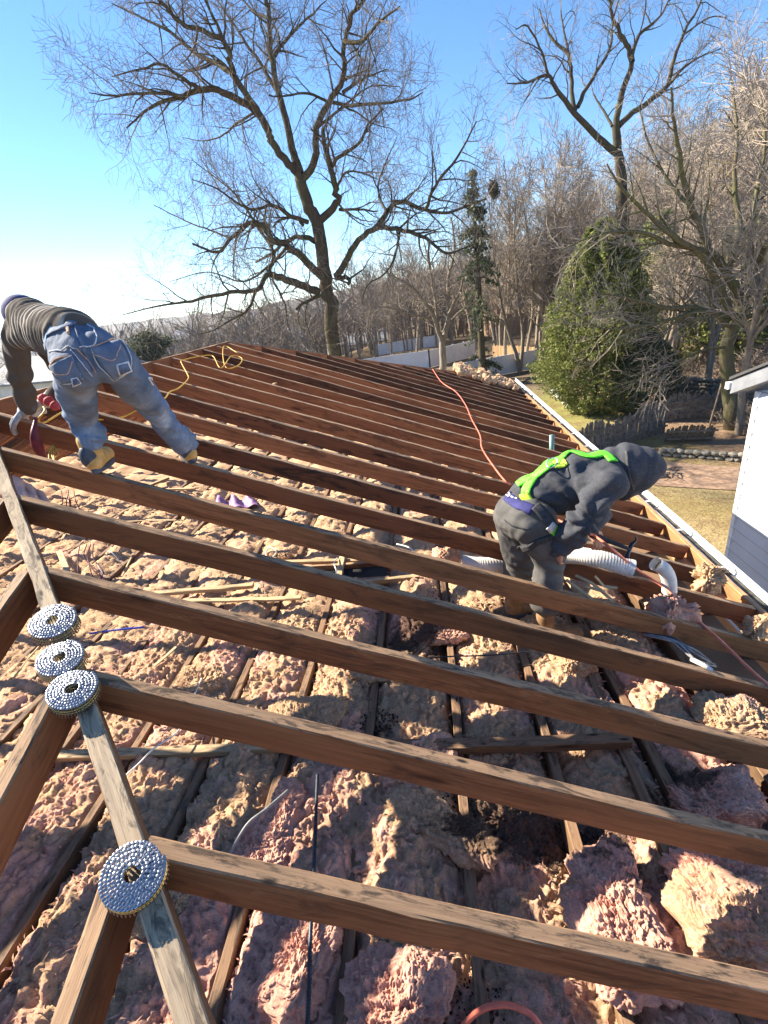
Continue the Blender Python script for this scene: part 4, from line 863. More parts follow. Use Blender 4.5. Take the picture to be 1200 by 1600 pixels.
# boots
def boot(ank, toe, name='boot', parent=None, zs=None, mats=('boot_tan', 'boot_dark'), sc=1.):
    a, t = np.array(ank, float), np.array(toe, float); z0 = zs; d = t-a; d[2] = 0; d /= np.linalg.norm(d); s_ = np.array([d[1], -d[0], 0]); L = .27*sc
    heel = a-d*.055*sc; B1 = Body()
    B1.cone((a[0], a[1], z0+.16*sc), .052*sc, (a[0], a[1], z0+.07*sc), .046*sc); B1.cone((heel+d*.03)*np.array([1, 1, 0])+np.array([0, 0, z0+.052*sc]), .043*sc, (heel+d*L*.75)*np.array([1, 1, 0])+np.array([0, 0, z0+.048*sc]), .042*sc); B1.cone((heel+d*L*.55)*np.array([1, 1, 0])+np.array([0, 0, z0+.05*sc]), .044*sc, (heel+d*L*.82)*np.array([1, 1, 0])+np.array([0, 0, z0+.044*sc]), .043*sc)
    o, bv = B1.make(name, MT[mats[0]], parent, .007, 3)
    m = MB(); top = []; n = 30
    prof = []
    for k in range(n):
        q = 2*math.pi*k/n; x = math.cos(q); y = math.sin(q); w_ = .046*(1+.12*x)*sc; prof.append((L*.5*x, w_*y))
    ce = heel+d*L*.47
    for zz, f in ((z0, .97), (z0+.012, 1.), (z0+.026*sc, .98)): top += [ce*np.array([1, 1, 0])+d*a_*f+s_*b_*f+np.array([0, 0, zz]) for a_, b_ in prof]
    fs = [tuple(range(n-1, -1, -1)), tuple(range(2*n, 3*n))]+[(i*n+k, i*n+(k+1) % n, (i+1)*n+(k+1) % n, (i+1)*n+k) for i in range(2) for k in range(n)]
    m.add(top, fs); m.build('sole', MT['boot_dark'], o)
    h = Body(); h.ell((heel[0]+d[0]*.03-s_[0]*.012, heel[1]+d[1]*.03-s_[1]*.012, z0+.085*sc), .043*sc, .045*sc, .065*sc); h.make('heel_panel', MT[mats[1]], o, .007, 2)
    return o
boot(aA[0], aA[0]+np.array([-.06, .2, 0]), parent=R1_, zs=-.42*0-J(150, 741, -.42)[0]*T*1.0+.0)
pB = J(297, 734, -.015); boot(aB[0], aB[0]+np.array([-.13, .2, 0]), parent=R1_, zs=-pB[0]*T)
# strap and rag he holds
m = MB(); PP = catmull([J(56, 653, -.10), J(54, 675, -.16), J(58, 695, -.16), J(66, 712, -.15), J(73, 722, -.15)], 8)
m.tube(PP, [.010+.020*math.sin(math.pi*i/(len(PP)-1))**2 for i in range(len(PP))], 8); m.build('tool_pouch', MT['wire_maroon'], None, True, 'maroon strap pouch dangling from the gloved hand on the rafter', 'pouch', loc=tuple(PP[0]))
m = MB(); PP = catmull([J(66, 622, .12), J(78, 628, .06), J(92, 638, .02)], 8); m.tube(PP, [.02+.012*math.sin(i*1.1) for i in range(len(PP))], 8); m.build('red_tool', MT['red_rag'], None, True, 'red handled tool lying over the ridge beside the second glove', 'tool', loc=tuple(PP[0]))
# ---------------- worker 2: grey hoodie with green harness
fz = float(at(850, 987, y=-.3)[2])
R2_ = empty('person', tuple(at(840, 985, y=-.27)), 'worker in dark grey hoodie and trousers with bright green harness bending over between rafters', 'person')
hN, hF = J(832, 812, -.38, 36), J(806, 806, -.14, 33)
kN, kF = J(858, 866, -.36, 24), J(812, 880, -.12, 22)
def foot(px, y): 
    P = at(px, 960, y=y); P[2] = fz+.09; return P
aN = (foot(852, -.36), .05); aF = (foot(806, -.12), .05)
pel = J(814, 805, -.26, 38); wst = J(832, 778, -.26, 37); chest = J(900, 752, -.26, 46); ush = J(942, 742, -.26, 34)
shN, elN, wrN = J(950, 758, -.46, 24), J(912, 815, -.52, 19), J(872, 856, -.46, 13)
shF, elF, wrF = J(940, 750, -.06, 22), J(938, 800, -.02, 15), J(921, 826, -.12, 10)
hdc = J(988, 738, -.26, 30)
b = Body()
for h_, k_, a_ in ((hN, kN, aN), (hF, kF, aF)): b.chain([sh(h_, .75), sh(k_, .75), sh(a_, .8)])
b.cone(*sh(hN, .7), *sh(hF, .7)); b.chain([sh(pel, .8), sh(wst, .8), sh(chest, .8), sh(ush, .7)])
for s_, e_, w_ in ((shN, elN, wrN), (shF, elF, wrF)): b.cone(*sh(ush, .6), *sh(s_, .7)); b.chain([sh(s_, .7), sh(e_, .7), sh(w_, .75)])
b.cone(ush[0], .06, hdc[0], .055); b.ell(hdc[0], .085, .075, .085); b.ell(hdc[0]+np.array([.03, 0, -.05]), .055, .055, .05); b.ell(hdc[0]+np.array([.07, 0, -.05]), .018, .014, .018)
for e in (-1, 1): b.ell(hdc[0]+np.array([0, e*.076, -.02]), .02, .012, .028)
hp_ = J(933, 842, -.16); hand(b, wrF[0], hp_, (.5, -.6, .3), 1.0, 1.25, .12, -1, .0098)
hq_ = J(866, 875, -.42); hand(b, wrN[0], hq_, (-.5, -.6, .1), 1.0, .9, .12, 1, .0098)
b.make('body', MT['skin'], R2_, .006, 2)
# trousers
b = Body()
for h_, k_, a_ in ((hN, kN, aN), (hF, kF, aF)): b.chain([h_, ((h_[0]+k_[0])/2, (h_[1]+k_[1])/2*1.06), (k_[0], k_[1]*1.05), ((k_[0]+a_[0])/2, k_[1]*.95), (a_[0]+np.array([0, 0, .17]), .085)])
b.cone(*hN, *hF); b.cone(*hN, *pel); b.cone(pel[0], pel[1]*1.0, wst[0]*.55+pel[0]*.45, wst[1]*.98); b.cone(hF[0], hF[1]*1.05, pel[0], pel[1])
def tr_fold(co, no):
    d = .007*n3(co, 8, 3)+.010*(.4-np.abs(n3(co, 8, 13)))+.004*(.5-np.abs(n3(co, 20, 6)))
    for jn_, ax, s_ in ((kN, aN[0]-hN[0], .012), (kF, aF[0]-hF[0], .012), (hN, kN[0]-hN[0], .006)):
        r_ = np.linalg.norm(co-jn_[0], axis=1); t = (co-jn_[0])@(ax/np.linalg.norm(ax)); d += np.exp(-(r_/.17)**2)*s_*.9*np.sin(t*65+7*n3(co, 5, 3))*(.5+n3(co, 6, 12))
    return d, None
tr, tbv = b.make('trousers', MT['trouser_grey'], R2_, .0095, 5, tr_fold)
bd = ribbon(tbv, [(784, 762), (795, 778), (812, 789), (832, 797)], .055, MT['navy'], 'waistband', tr, .010)
for i, (a, b_) in enumerate([((786, 766), (789, 770)), ((790, 771), (792, 768)), ((793, 775), (797, 777)), ((797, 771), (799, 775)), ((801, 777), (804, 779)), ((806, 780), (809, 781))]): ribbon(tbv, [a, b_], .006, MT['trim_white'], 'lettering', bd, .013, 3)
ribbon(tbv, [(788, 812), (806, 822), (828, 826)], .006, MT['black_strap'], 'pocket_edge', tr, .006)
# hoodie
b = Body()
b.chain([(wst[0]*.97+chest[0]*.03, wst[1]*.98), (chest[0], chest[1]*1.0), (ush[0], ush[1]*1.05)])
for s_, e_, w_, q in ((shN, elN, wrN, 1.0), (shF, elF, wrF, 1.)):
    b.cone(ush[0], ush[1]*.95, *s_); b.cone(chest[0], chest[1]*.8, s_[0], s_[1]); b.chain([s_, ((s_[0]+e_[0])/2, e_[1]*1.2), (e_[0], e_[1]*1.12), ((e_[0]+w_[0])/2, w_[1]*1.45), (w_[0], w_[1]*1.2)])
def ho_fold(co, no):
    ax = (ush[0]-wst[0]); ax = ax/np.linalg.norm(ax); t = (co-wst[0])@ax; u_ = co[:, 2]
    arm0 = J(905, 790, -.40); vv = co-arm0; rad_ = np.linalg.norm(vv, axis=1); angp = np.arctan2(vv[:, 2], vv[:, 0])
    d = .010*np.sin(angp*9+5*n3(co, 3.5, 2))*np.exp(-((rad_-.16)/.13)**2)+.009*np.sin(t*30+u_*26+5*n3(co, 3.2, 2))*.6+.010*n3(co, 7, 4)+.012*(.5-np.abs(n3(co, 6, 15)))+.006*(.5-np.abs(n3(co, 17, 5)))
    for jn_, s_ in ((elN, .012), (wrN, .010), (elF, .008)):
        r_ = np.linalg.norm(co-jn_[0], axis=1); d += np.exp(-(r_/.11)**2)*s_*np.sin((co-jn_[0])@((elN[0]-wrN[0])/np.linalg.norm(elN[0]-wrN[0]))*80+3*n3(co, 6, 9))
    # pull-in where the back meets the arm
    r_ = np.linalg.norm(co-J(900, 800, -.42), axis=1); d -= .02*np.exp(-(r_/.05)**2)
    return d, None
hoodie, hbv = b.make('hoodie', MT['fleece_grey'], R2_, .0095, 5, ho_fold)
b = Body(); hoodc = J(995, 738, -.26, 36)
b.ell(hoodc[0], hoodc[1]*1.05, hoodc[1]*.95, hoodc[1]*1.02); b.cone(J(1004, 728, -.26), .10, J(1012, 732, -.26), .09); b.cone(J(975, 730, -.26), .125, J(950, 742, -.26), .125); b.cone(J(985, 755, -.26), .10, J(1000, 762, -.26), .055)
def hood_fold(co, no):
    d = .006*n3(co, 8, 3)+.009*np.sin((co[:, 0]-hoodc[0][0])*70+3*n3(co, 4, 3))*np.exp(-((co[:, 0]-hoodc[0][0]+.13)/.07)**2)
    q = co-(hoodc[0]+np.array([.10, 0, -.10])); d -= .07*np.exp(-((q**2).sum(1))/(.075**2)); return d, None
hood, hdbv = b.make('hood', MT['fleece_grey'], hoodie, .009, 4, hood_fold)
ribbon(hdbv, [(978, 705), (982, 735), (990, 765)], .010, MT['trouser_grey'], 'hood_seam', hood, .003)
# harness
har = empty('safety_harness', tuple(chest[0]), None, None); har.location = tuple(chest[0]-np.array(R2_.location)); har.parent = R2_; 
G, YL, BK, SV = MT['hivis'], MT['hivis_yellow'], MT['black_strap'], MT['silver_tape']
def rib(pts, w_, mt, nm, bv=hbv, off=.012): return ribbon(bv, pts, w_, mt, nm, har, off)
rib([(862, 716), (890, 707), (920, 705), (945, 711), (958, 722)], .045, G, 'shoulder_strap')
rib([(797, 748), (815, 732), (838, 722), (862, 716)], .05, G, 'back_strap'); rib([(822, 772), (830, 752), (845, 735), (864, 720), (885, 712)], .05, G, 'back_strap')
rib([(862, 713), (876, 709)], .06, YL, 'back_pad'); rib([(820, 770), (828, 785), (840, 795)], .055, YL, 'waist_strap')
ribbon(tbv, [(836, 792), (850, 806), (862, 822), (870, 836)], .05, BK, 'side_strap', har, .014)
ribbon(tbv, [(858, 822), (866, 830), (873, 842)], .045, G, 'leg_strap', har, .017); ribbon(tbv, [(856, 820), (862, 826)], .045, SV, 'reflective_tape', har, .019)
ribbon(tbv, [(812, 858), (832, 852), (850, 843), (868, 836)], .032, BK, 'leg_strap', har, .010)
c_, n_ = near(hbv, at(864, 718, y=-.33)); dr = MB(); tt = Vector(n_).to_track_quat('Z', 'Y').to_matrix(); dr.tube([np.array(c_)+n_*.028+np.array(tt @ Vector((.026*math.cos(a), .030*math.sin(a), .006*math.sin(a)))) for a in np.linspace(0, 6.283, 22)], .0035, 6); dr.build('d_ring', MT['steel'], har, True)
# boots of worker 2
boot(aN[0], aN[0]+np.array([.2, -.03, 0]), parent=R2_, zs=fz, mats=('boot_brown', 'boot_brown')); boot(aF[0], aF[0]+np.array([.2, .03, 0]), parent=R2_, zs=fz, mats=('boot_brown', 'boot_brown'))
m = MB(); A = at(780, 990, y=-.32); A[2] = fz-.002; B_ = A+np.array([.5, .02, 0]); m.beam(A, B_, .14, .03); m.beam(A+np.array([0, .24, 0]), B_+np.array([0, .22, 0]), .14, .03); m.beam(A+np.array([.1, -.1, -.032]), A+np.array([.1, .36, -.032]), .05, .18); m.beam(A+np.array([.42, -.1, -.032]), A+np.array([.42, .36, -.032]), .05, .18); m.build('walk_board', MT['joist_wood'], None, False, 'low plank step across the joists under the hooded worker boots', 'board', loc=tuple(A))
# hammer
hx0, hx1 = J(922, 834, -.165), J(984, 858, -.20); ham = empty('hammer', tuple(hx0), 'black handled claw hammer held in the hooded worker hand', 'hammer')
m = MB(); P = [hx0+(hx1-hx0)*k/8 for k in range(9)]; m.tube(P, [.015, .017, .016, .014, .0135, .013, .012, .011, .011], 12); m.build('handle', MT['black_strap'], ham, True)
up = np.array(RT*.1+UP); up -= (hx1-hx0)*(up@(hx1-hx0))/((hx1-hx0)@(hx1-hx0)); up /= np.linalg.norm(up)
m = MB(); m.tube([hx1-up*.055, hx1-up*.035, hx1-up*.02, hx1+up*.01, hx1+up*.03, hx1+up*.055+(hx1-hx0)*.06, hx1+up*.085+(hx1-hx0)*.03], [.014, .014, .010, .012, .011, .007, .003], 12); m.build('head', MT['cable_black'], ham, True)
# ================================================================ YARD
def rail(name, A, B_, z0, z1, th, mat, parent=None, **k):
    m = MB(); A, B_ = np.array(A, float), np.array(B_, float); d = B_-A; d[2] = 0; s_ = np.array([-d[1], d[0], 0])/np.linalg.norm(d)*th/2
    vs = [A+s_+[0, 0, z0], A-s_+[0, 0, z0], B_-s_+[0, 0, z0], B_+s_+[0, 0, z0], A+s_+[0, 0, z1], A-s_+[0, 0, z1], B_-s_+[0, 0, z1], B_+s_+[0, 0, z1]]
    m.add(vs, [(0, 3, 2, 1), (4, 5, 6, 7), (0, 1, 5, 4), (1, 2, 6, 5), (2, 3, 7, 6), (3, 0, 4, 7)]); return m.build(name, mat, parent, **k)
def vinyl(pts, h, label, n):
    """tongue and groove vinyl fence along pixel points on the ground"""
    G_ = [on_ground(*p) for p in pts]; root = empty('vinyl_fence', tuple(G_[0]), label, 'fence')
    for a, b_ in zip(G_, G_[1:]):
        for i in range(n):
            A = a+(b_-a)*i/n; B_ = a+(b_-a)*(i+1)/n; rail('fence_panel', A, B_, .05, h, .04, MT['vinyl_fence'], root); rail('top_rail', A, B_, h, h+.08, .07, MT['vinyl_fence'], root)
            m = MB(); m.box((A[0], A[1], A[2]+h/2+.05), .13, .13, h+.25); m.build('post', MT['vinyl_fence'], root)
        m = MB(); m.box((b_[0], b_[1], b_[2]+h/2+.05), .13, .13, h+.25); m.build('post', MT['vinyl_fence'], root)
vinyl([(715, 600), (838, 576)], 1.6, 'low white vinyl fence running up to the big evergreen behind the lawn', 4)
vinyl([(560, 590), (672, 575), (742, 557)], 1.8, 'long white vinyl fence beyond the leafless yard tree', 4)
vinyl([(590, 556), (690, 540)], 1.6, 'far pale fence crossing behind the long white fence', 4)
# bare wooden retaining fence at the foot of the slope
G0, G1 = on_ground(770, 556), on_ground(836, 560)
wf = empty('board_wall', tuple(G0), 'weathered pale board retaining wall at the foot of the leafy slope', 'wall')
for i in range(30):
    a = G0+(G1-G0)*i/30; b_ = G0+(G1-G0)*(i+.9)/30; rail('board', a, b_, -.1, 1.1+.15*hsh(i), .05, MT['pale_wood'], wf)
# picket fences
def picket(pa, pb, h, label, lean=0., mat='old_fence', gap=.13, back=True):
    A, B_ = on_ground(*pa), on_ground(*pb); A = A.copy(); root = empty('picket_fence', tuple(A), label, 'fence'); d = B_-A; L = np.linalg.norm(d); d = d/L; s_ = np.array([-d[1], d[0], 0]); s_ /= np.linalg.norm(s_); n = int(L/gap); n = min(n, 95)
    upv = np.array([0, 0, 1.])+s_*lean; upv /= np.linalg.norm(upv)
    for i in range(n):
        p = A+d*L*i/n+s_*.02*(hsh(i)-.5); hh = h*(.88+.2*hsh(i*3.3)+.06*math.sin(i*.3)); w_ = L/n*.47; t_ = s_*.012; u2 = upv+d*.05*(hsh(i*5.)-.5); m = MB()
        prof_ = [(-w_, 0), (w_, 0), (w_, hh-.08), (0, hh), (-w_, hh-.08)]
        vs = [p+d*a+u2*b_+t_ for a, b_ in prof_]+[p+d*a+u2*b_-t_ for a, b_ in prof_]; m.add(vs, [(0, 1, 2, 3, 4), (9, 8, 7, 6, 5)]+[(k, (k+5), (k+1) % 5+5, (k+1) % 5) for k in range(5)])
        m.build('picket', MT[mat], root)
    for f in (.25, .75):
        m = MB(); m.beam(A+upv*h*f-s_*.05, B_+upv*h*f-s_*.05, .04, .08, step=.5); m.build('rail', MT[mat], root)
    return root
picket((905, 712), (990, 690), 1.35, 'long weathered grey picket fence sagging in front of the big evergreen')
picket((990, 690), (1040, 676), 1.6, 'upright section of the grey picket fence at its right end')
picket((1040, 690), (1115, 688), 1.1, 'collapsed brown picket fence section leaning back into the brush', -.75)
picket((1030, 660), (1140, 645), 1.3, 'dark board fence standing in shade behind the collapsed pickets', 0)
# stone walls
def stonewall(pa, pb, h, label, seed, s_=.35, depth_=.4):
    A, B_ = on_ground(*pa), on_ground(*pb); root = empty('stone_wall', tuple(A), label, 'wall'); L = np.linalg.norm(B_-A); d = (B_-A)/L; n = max(2, int(L/s_)); rows = max(1, int(h/(s_*.6)))
    m = MB()
    for r_ in range(rows):
        for i in range(n):
            c = A+d*(i+.5*(r_ % 2)+.3*hsh(i+r_*9+seed))*s_+np.array([0, 0, (r_+.5)*s_*.6]); bm = bmesh.new(); bmesh.ops.create_icosphere(bm, subdivisions=2, radius=1)
            f = [s_*.55*(.85+.3*hsh(i*3+r_+k)) for k in range(3)]
            vs = [c+np.array([v.co.x*f[0], v.co.y*depth_*.5, v.co.z*f[2]*.6])*(1+.25*mn.noise(v.co*1.7+Vector((i, r_, seed)))) for v in bm.verts]; m.add(vs, [tuple(v.index for v in q.verts) for q in bm.faces]); bm.free()
    m.build('stones', MT['stone'], root)
stonewall((1055, 622), (1150, 632), 1.3, 'sunlit grey stone retaining wall at the foot of the slope behind the big shrub tree', 3)
stonewall((1028, 712), (1165, 722), .45, 'low mossy stone kerb wall along the back of the patio', 8, .3)
m = MB(); A, B_ = on_ground(890, 638), on_ground(862, 612); m.beam(A+np.array([0, 0, .18]), B_+np.array([0, 0, .18]), .3, .25, step=.3); m.build('edging', MT['concrete'], None, False, 'short pale concrete edging in the lawn left of the evergreen', 'edging', loc=tuple(A))
c4 = [on_ground(1025, 722), on_ground(1155, 732), on_ground(1160, 768), on_ground(1020, 760)]
nx = 24; vs = []; 
for i in range(nx+1):
    for j in range(nx+1):
        u, v = i/nx, j/nx; p = (c4[0]*(1-u)+c4[1]*u)*(1-v)+(c4[3]*(1-u)+c4[2]*u)*v; vs.append((p[0], p[1], float(zt(p[0], p[1]))+.03))
k = nx+1; m = MB(); m.add(vs, [(i*k+j, i*k+j+1, (i+1)*k+j+1, (i+1)*k+j) for i in range(nx) for j in range(nx)]); m.build('patio', MT['brick_patio'], None, kind='structure')
# leaning pole and branch pile
A = on_ground(1108, 668); top = at(1130, 590, y=A[1]+.3); m = MB(); m.tube([A, (A+top)/2, top], [.05, .045, .04], 8); m.build('leaning_pole', MT['bark_grey'], None, True, 'straight bare pole leaning upright in the brush beside the dark board fence', 'pole', loc=tuple(A))
A = on_ground(1040, 742); m = MB()
for i in range(26):
    a = hsh(i)*6.28; p = A+np.array([(hsh(i*2)-.5)*1., (hsh(i*3)-.5)*.8, .05+.12*hsh(i*4)]); m.tube([p, p+np.array([math.cos(a)*.5, math.sin(a)*.5, .1*hsh(i*5)])], .015, 4)
m.build('stick_pile', MT['cable_black'], None, True, 'small pile of dark sticks lying on the patio past the hooded worker', 'sticks', loc=tuple(A))
# ================================================================ NEIGHBOUR HOUSE (right)
NX = 8.4; c0 = at(1183, 611, x=NX); YC = float(at(1150, 790, x=NX)[1]); ZE = float(c0[2])
nh = empty('neighbour_house', (NX+2, YC-3, LAWN), 'white clapboard gable wall with grey rake trim at the right edge', 'house')
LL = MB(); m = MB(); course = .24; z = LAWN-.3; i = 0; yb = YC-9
while z < ZE+2.2:
    z1 = z+course; yend = YC-max(0, (z1-ZE))/.42
    if yend-yb < .5: break
    m.add([(NX-.038, yb, z), (NX-.038, yend, z), (NX, yend, z1), (NX, yb, z1), (NX+.02, yb, z), (NX+.02, yend, z)], [(0, 1, 2, 3)[::-1], (4, 5, 1, 0)[::-1]]); LL.add([(NX-.040, yb, z), (NX-.040, yend, z), (NX-.0385, yend, z+.011), (NX-.0385, yb, z+.011)], [(3, 2, 1, 0)]); z = z1  # grey strip at each lap: painted shadow line mixed with butt-edge dirt
m.build('siding', MT['siding'], nh); LL.build('lap_shade_line', MT['lap_shade_grey'], nh)
m = MB(); m.add([(NX+.05, yb, LAWN-.4), (NX+.05, YC, LAWN-.4), (NX+8, YC, LAWN-.4), (NX+8, yb, LAWN-.4), (NX+.05, yb, ZE), (NX+.05, YC, ZE), (NX+8, YC, ZE), (NX+8, yb, ZE)], [(0, 3, 2, 1), (0, 1, 5, 4), (1, 2, 6, 5), (2, 3, 7, 6), (3, 0, 4, 7)]); m.build('wall', MT['siding'], nh)
m = MB(); m.box((NX-.012, YC-.04, (LAWN+ZE)/2), .05, .10, ZE-LAWN); m.box((NX+.04, YC+.012, (LAWN+ZE)/2), .12, .03, ZE-LAWN); m.build('corner_trim', MT['trim_white'], nh)
# rake (rises towards the camera side), soffit and eave gutter
sl_ = .42; ov = .34
def rk(name, x0, x1, ya, za, yb_, zb, h, mat):
    m = MB(); m.add([(x0, ya, za), (x1, ya, za), (x1, yb_, zb), (x0, yb_, zb), (x0, ya, za+h), (x1, ya, za+h), (x1, yb_, zb+h), (x0, yb_, zb+h)], [(0, 3, 2, 1), (4, 5, 6, 7), (0, 1, 5, 4), (1, 2, 6, 5), (2, 3, 7, 6), (3, 0, 4, 7)]); return m.build(name, mat, nh)
ya = YC+ov; za = ZE-.08
rk('rake_board', NX-.26, NX-.22, ya, za, YC-4.5, za+sl_*(4.5+ov), .24, MT['soffit_grey'])
rk('rake_soffit', NX-.22, NX+.03, ya, za+.01, YC-4.5, za+.01+sl_*(4.5+ov), .02, MT['soffit_grey'])
rk('roof', NX-.30, NX+8, ya+.03, za+.25, YC-4.5, za+.25+sl_*(4.5+ov), .05, MT['shingle'])
m = MB(); m.box((NX+3.9, ya-.012, za+.10), 8.2, .02, .2); m.build('eave_board', MT['soffit_grey'], nh)
m = MB(); m.box((NX+3.85, ya+.06, za+.14), 8.3, .11, .12); m.build('gutter', MT['trim_white'], nh)
# ================================================================ TREES
class Tree:
    def __init__(s, seed): s.r = random.Random(seed); s.big = MB(); s.tw = MB()
    def tube(s, P, R):
        r0 = R[0]; (s.big if r0 > .03 else s.tw).tube(P, R, 8 if r0 > .12 else 6 if r0 > .05 else 4 if r0 > .02 else 3, cap=False)
    def grow(s, p, d, L, r, lvl, o):
        """one branch by random walk, children along it"""
        R_ = s.r; n = max(2, int(L/(.45 if lvl < 2 else .28 if lvl < 3 else .2))); n = min(n, 9); P = [np.array(p, float)]; Rr = [r]; d = np.array(d, float); d /= np.linalg.norm(d)
        for i in range(n):
            d = d+np.array([R_.gauss(0, o['wig']), R_.gauss(0, o['wig']), R_.gauss(0, o['wig'])+o['up'][min(lvl, 3)]]); d /= np.linalg.norm(d); P.append(P[-1]+d*L/n); Rr.append(max(o['rmin'], r*(1-(.85 if lvl > 0 else .7)*(i+1)/n)))
        s.tube(P, Rr)
        if lvl < o['lv']: s.kids(P, Rr, L, lvl, o)
    def kids(s, P, Rr, L, lvl, o, start=.2, dens=None):
        R_ = s.r; dn = o['den'][min(lvl, 3)] if dens is None else dens; n = max(1, int(L*dn+R_.random()))
        for j in range(n):
            t = start+(1-start)*(j+R_.random())/n; x = t*(len(P)-1); i = min(int(x), len(P)-2); f = x-i; q = P[i]*(1-f)+P[i+1]*f; ax = P[i+1]-P[i]; ax /= np.linalg.norm(ax)+1e-9
            a = R_.uniform(0, 6.283); e = np.cross(ax, (math.cos(a), math.sin(a), .3)); e /= np.linalg.norm(e)+1e-9; ang = R_.uniform(*o['ang']); dd = ax*math.cos(ang)+e*math.sin(ang)
            rr_ = Rr[i]*(1-f)+Rr[i+1]*f; l2 = o['len'][min(lvl, 3)]*R_.uniform(.55, 1.25)*(1.15-.5*t); s.grow(q, dd, l2, min(rr_*.6, o['rad'][min(lvl, 3)]*R_.uniform(.7, 1.2)), lvl+1, o)
    def build(s, name, loc, label, bm_, tm, group=None, cat='tree'):
        root = empty(name, loc, label, cat, group); s.big.v = [tuple(q) for q in s.big.v]
        s.big.build('trunk', bm_, root, True)
        if s.tw.n: s.tw.build('twigs', tm, root, False)
        return root
def copy_tree(root, loc, rz, sc, label, group):
    r_ = root.copy(); COL.objects.link(r_); r_.location = loc; r_.rotation_euler = (0, 0, rz); r_.scale = (sc, sc, sc*random.uniform(.9, 1.15)); r_['label'] = label; r_['group'] = group
    for ch in list(root.children): c = ch.copy(); COL.objects.link(c); c.parent = r_
    return r_
def limbs(tree, Y0, specs, scale, ox, oy, zoom, o, dens=2.3):
    """limbs through photographed points; each spec: (points, r0, r1, depth change)"""
    for pts, r0, r1, dy in specs:
        n = len(pts); P = []
        for i, q in enumerate(pts):
            f = i/(n-1); P.append(at(ox+q[0]/zoom, oy+q[1]/zoom, y=Y0+(dy[0]+(dy[1]-dy[0])*f)))
        C_ = catmull(P, 4); Rr = [r0+(r1-r0)*i/(len(C_)-1) for i in range(len(C_))]
        C_ = [c+np.array([tree.r.gauss(0, (.25 if Rr[i] < .2 else .10)*Rr[i]) for _ in range(3)]) for i, c in enumerate(C_)]
        Rr = [r_*(o.get('rs', 1) if r0 >= .27 else min(1, o.get('rs', 1)+.22)) for r_ in Rr]; tree.tube(C_, Rr); L = sum(np.linalg.norm(b-a) for a, b in zip(C_, C_[1:]))
        if r0 < .36: tree.kids(C_, Rr, L, 0, o, start=.12 if r0 < .25 else .4, dens=dens)
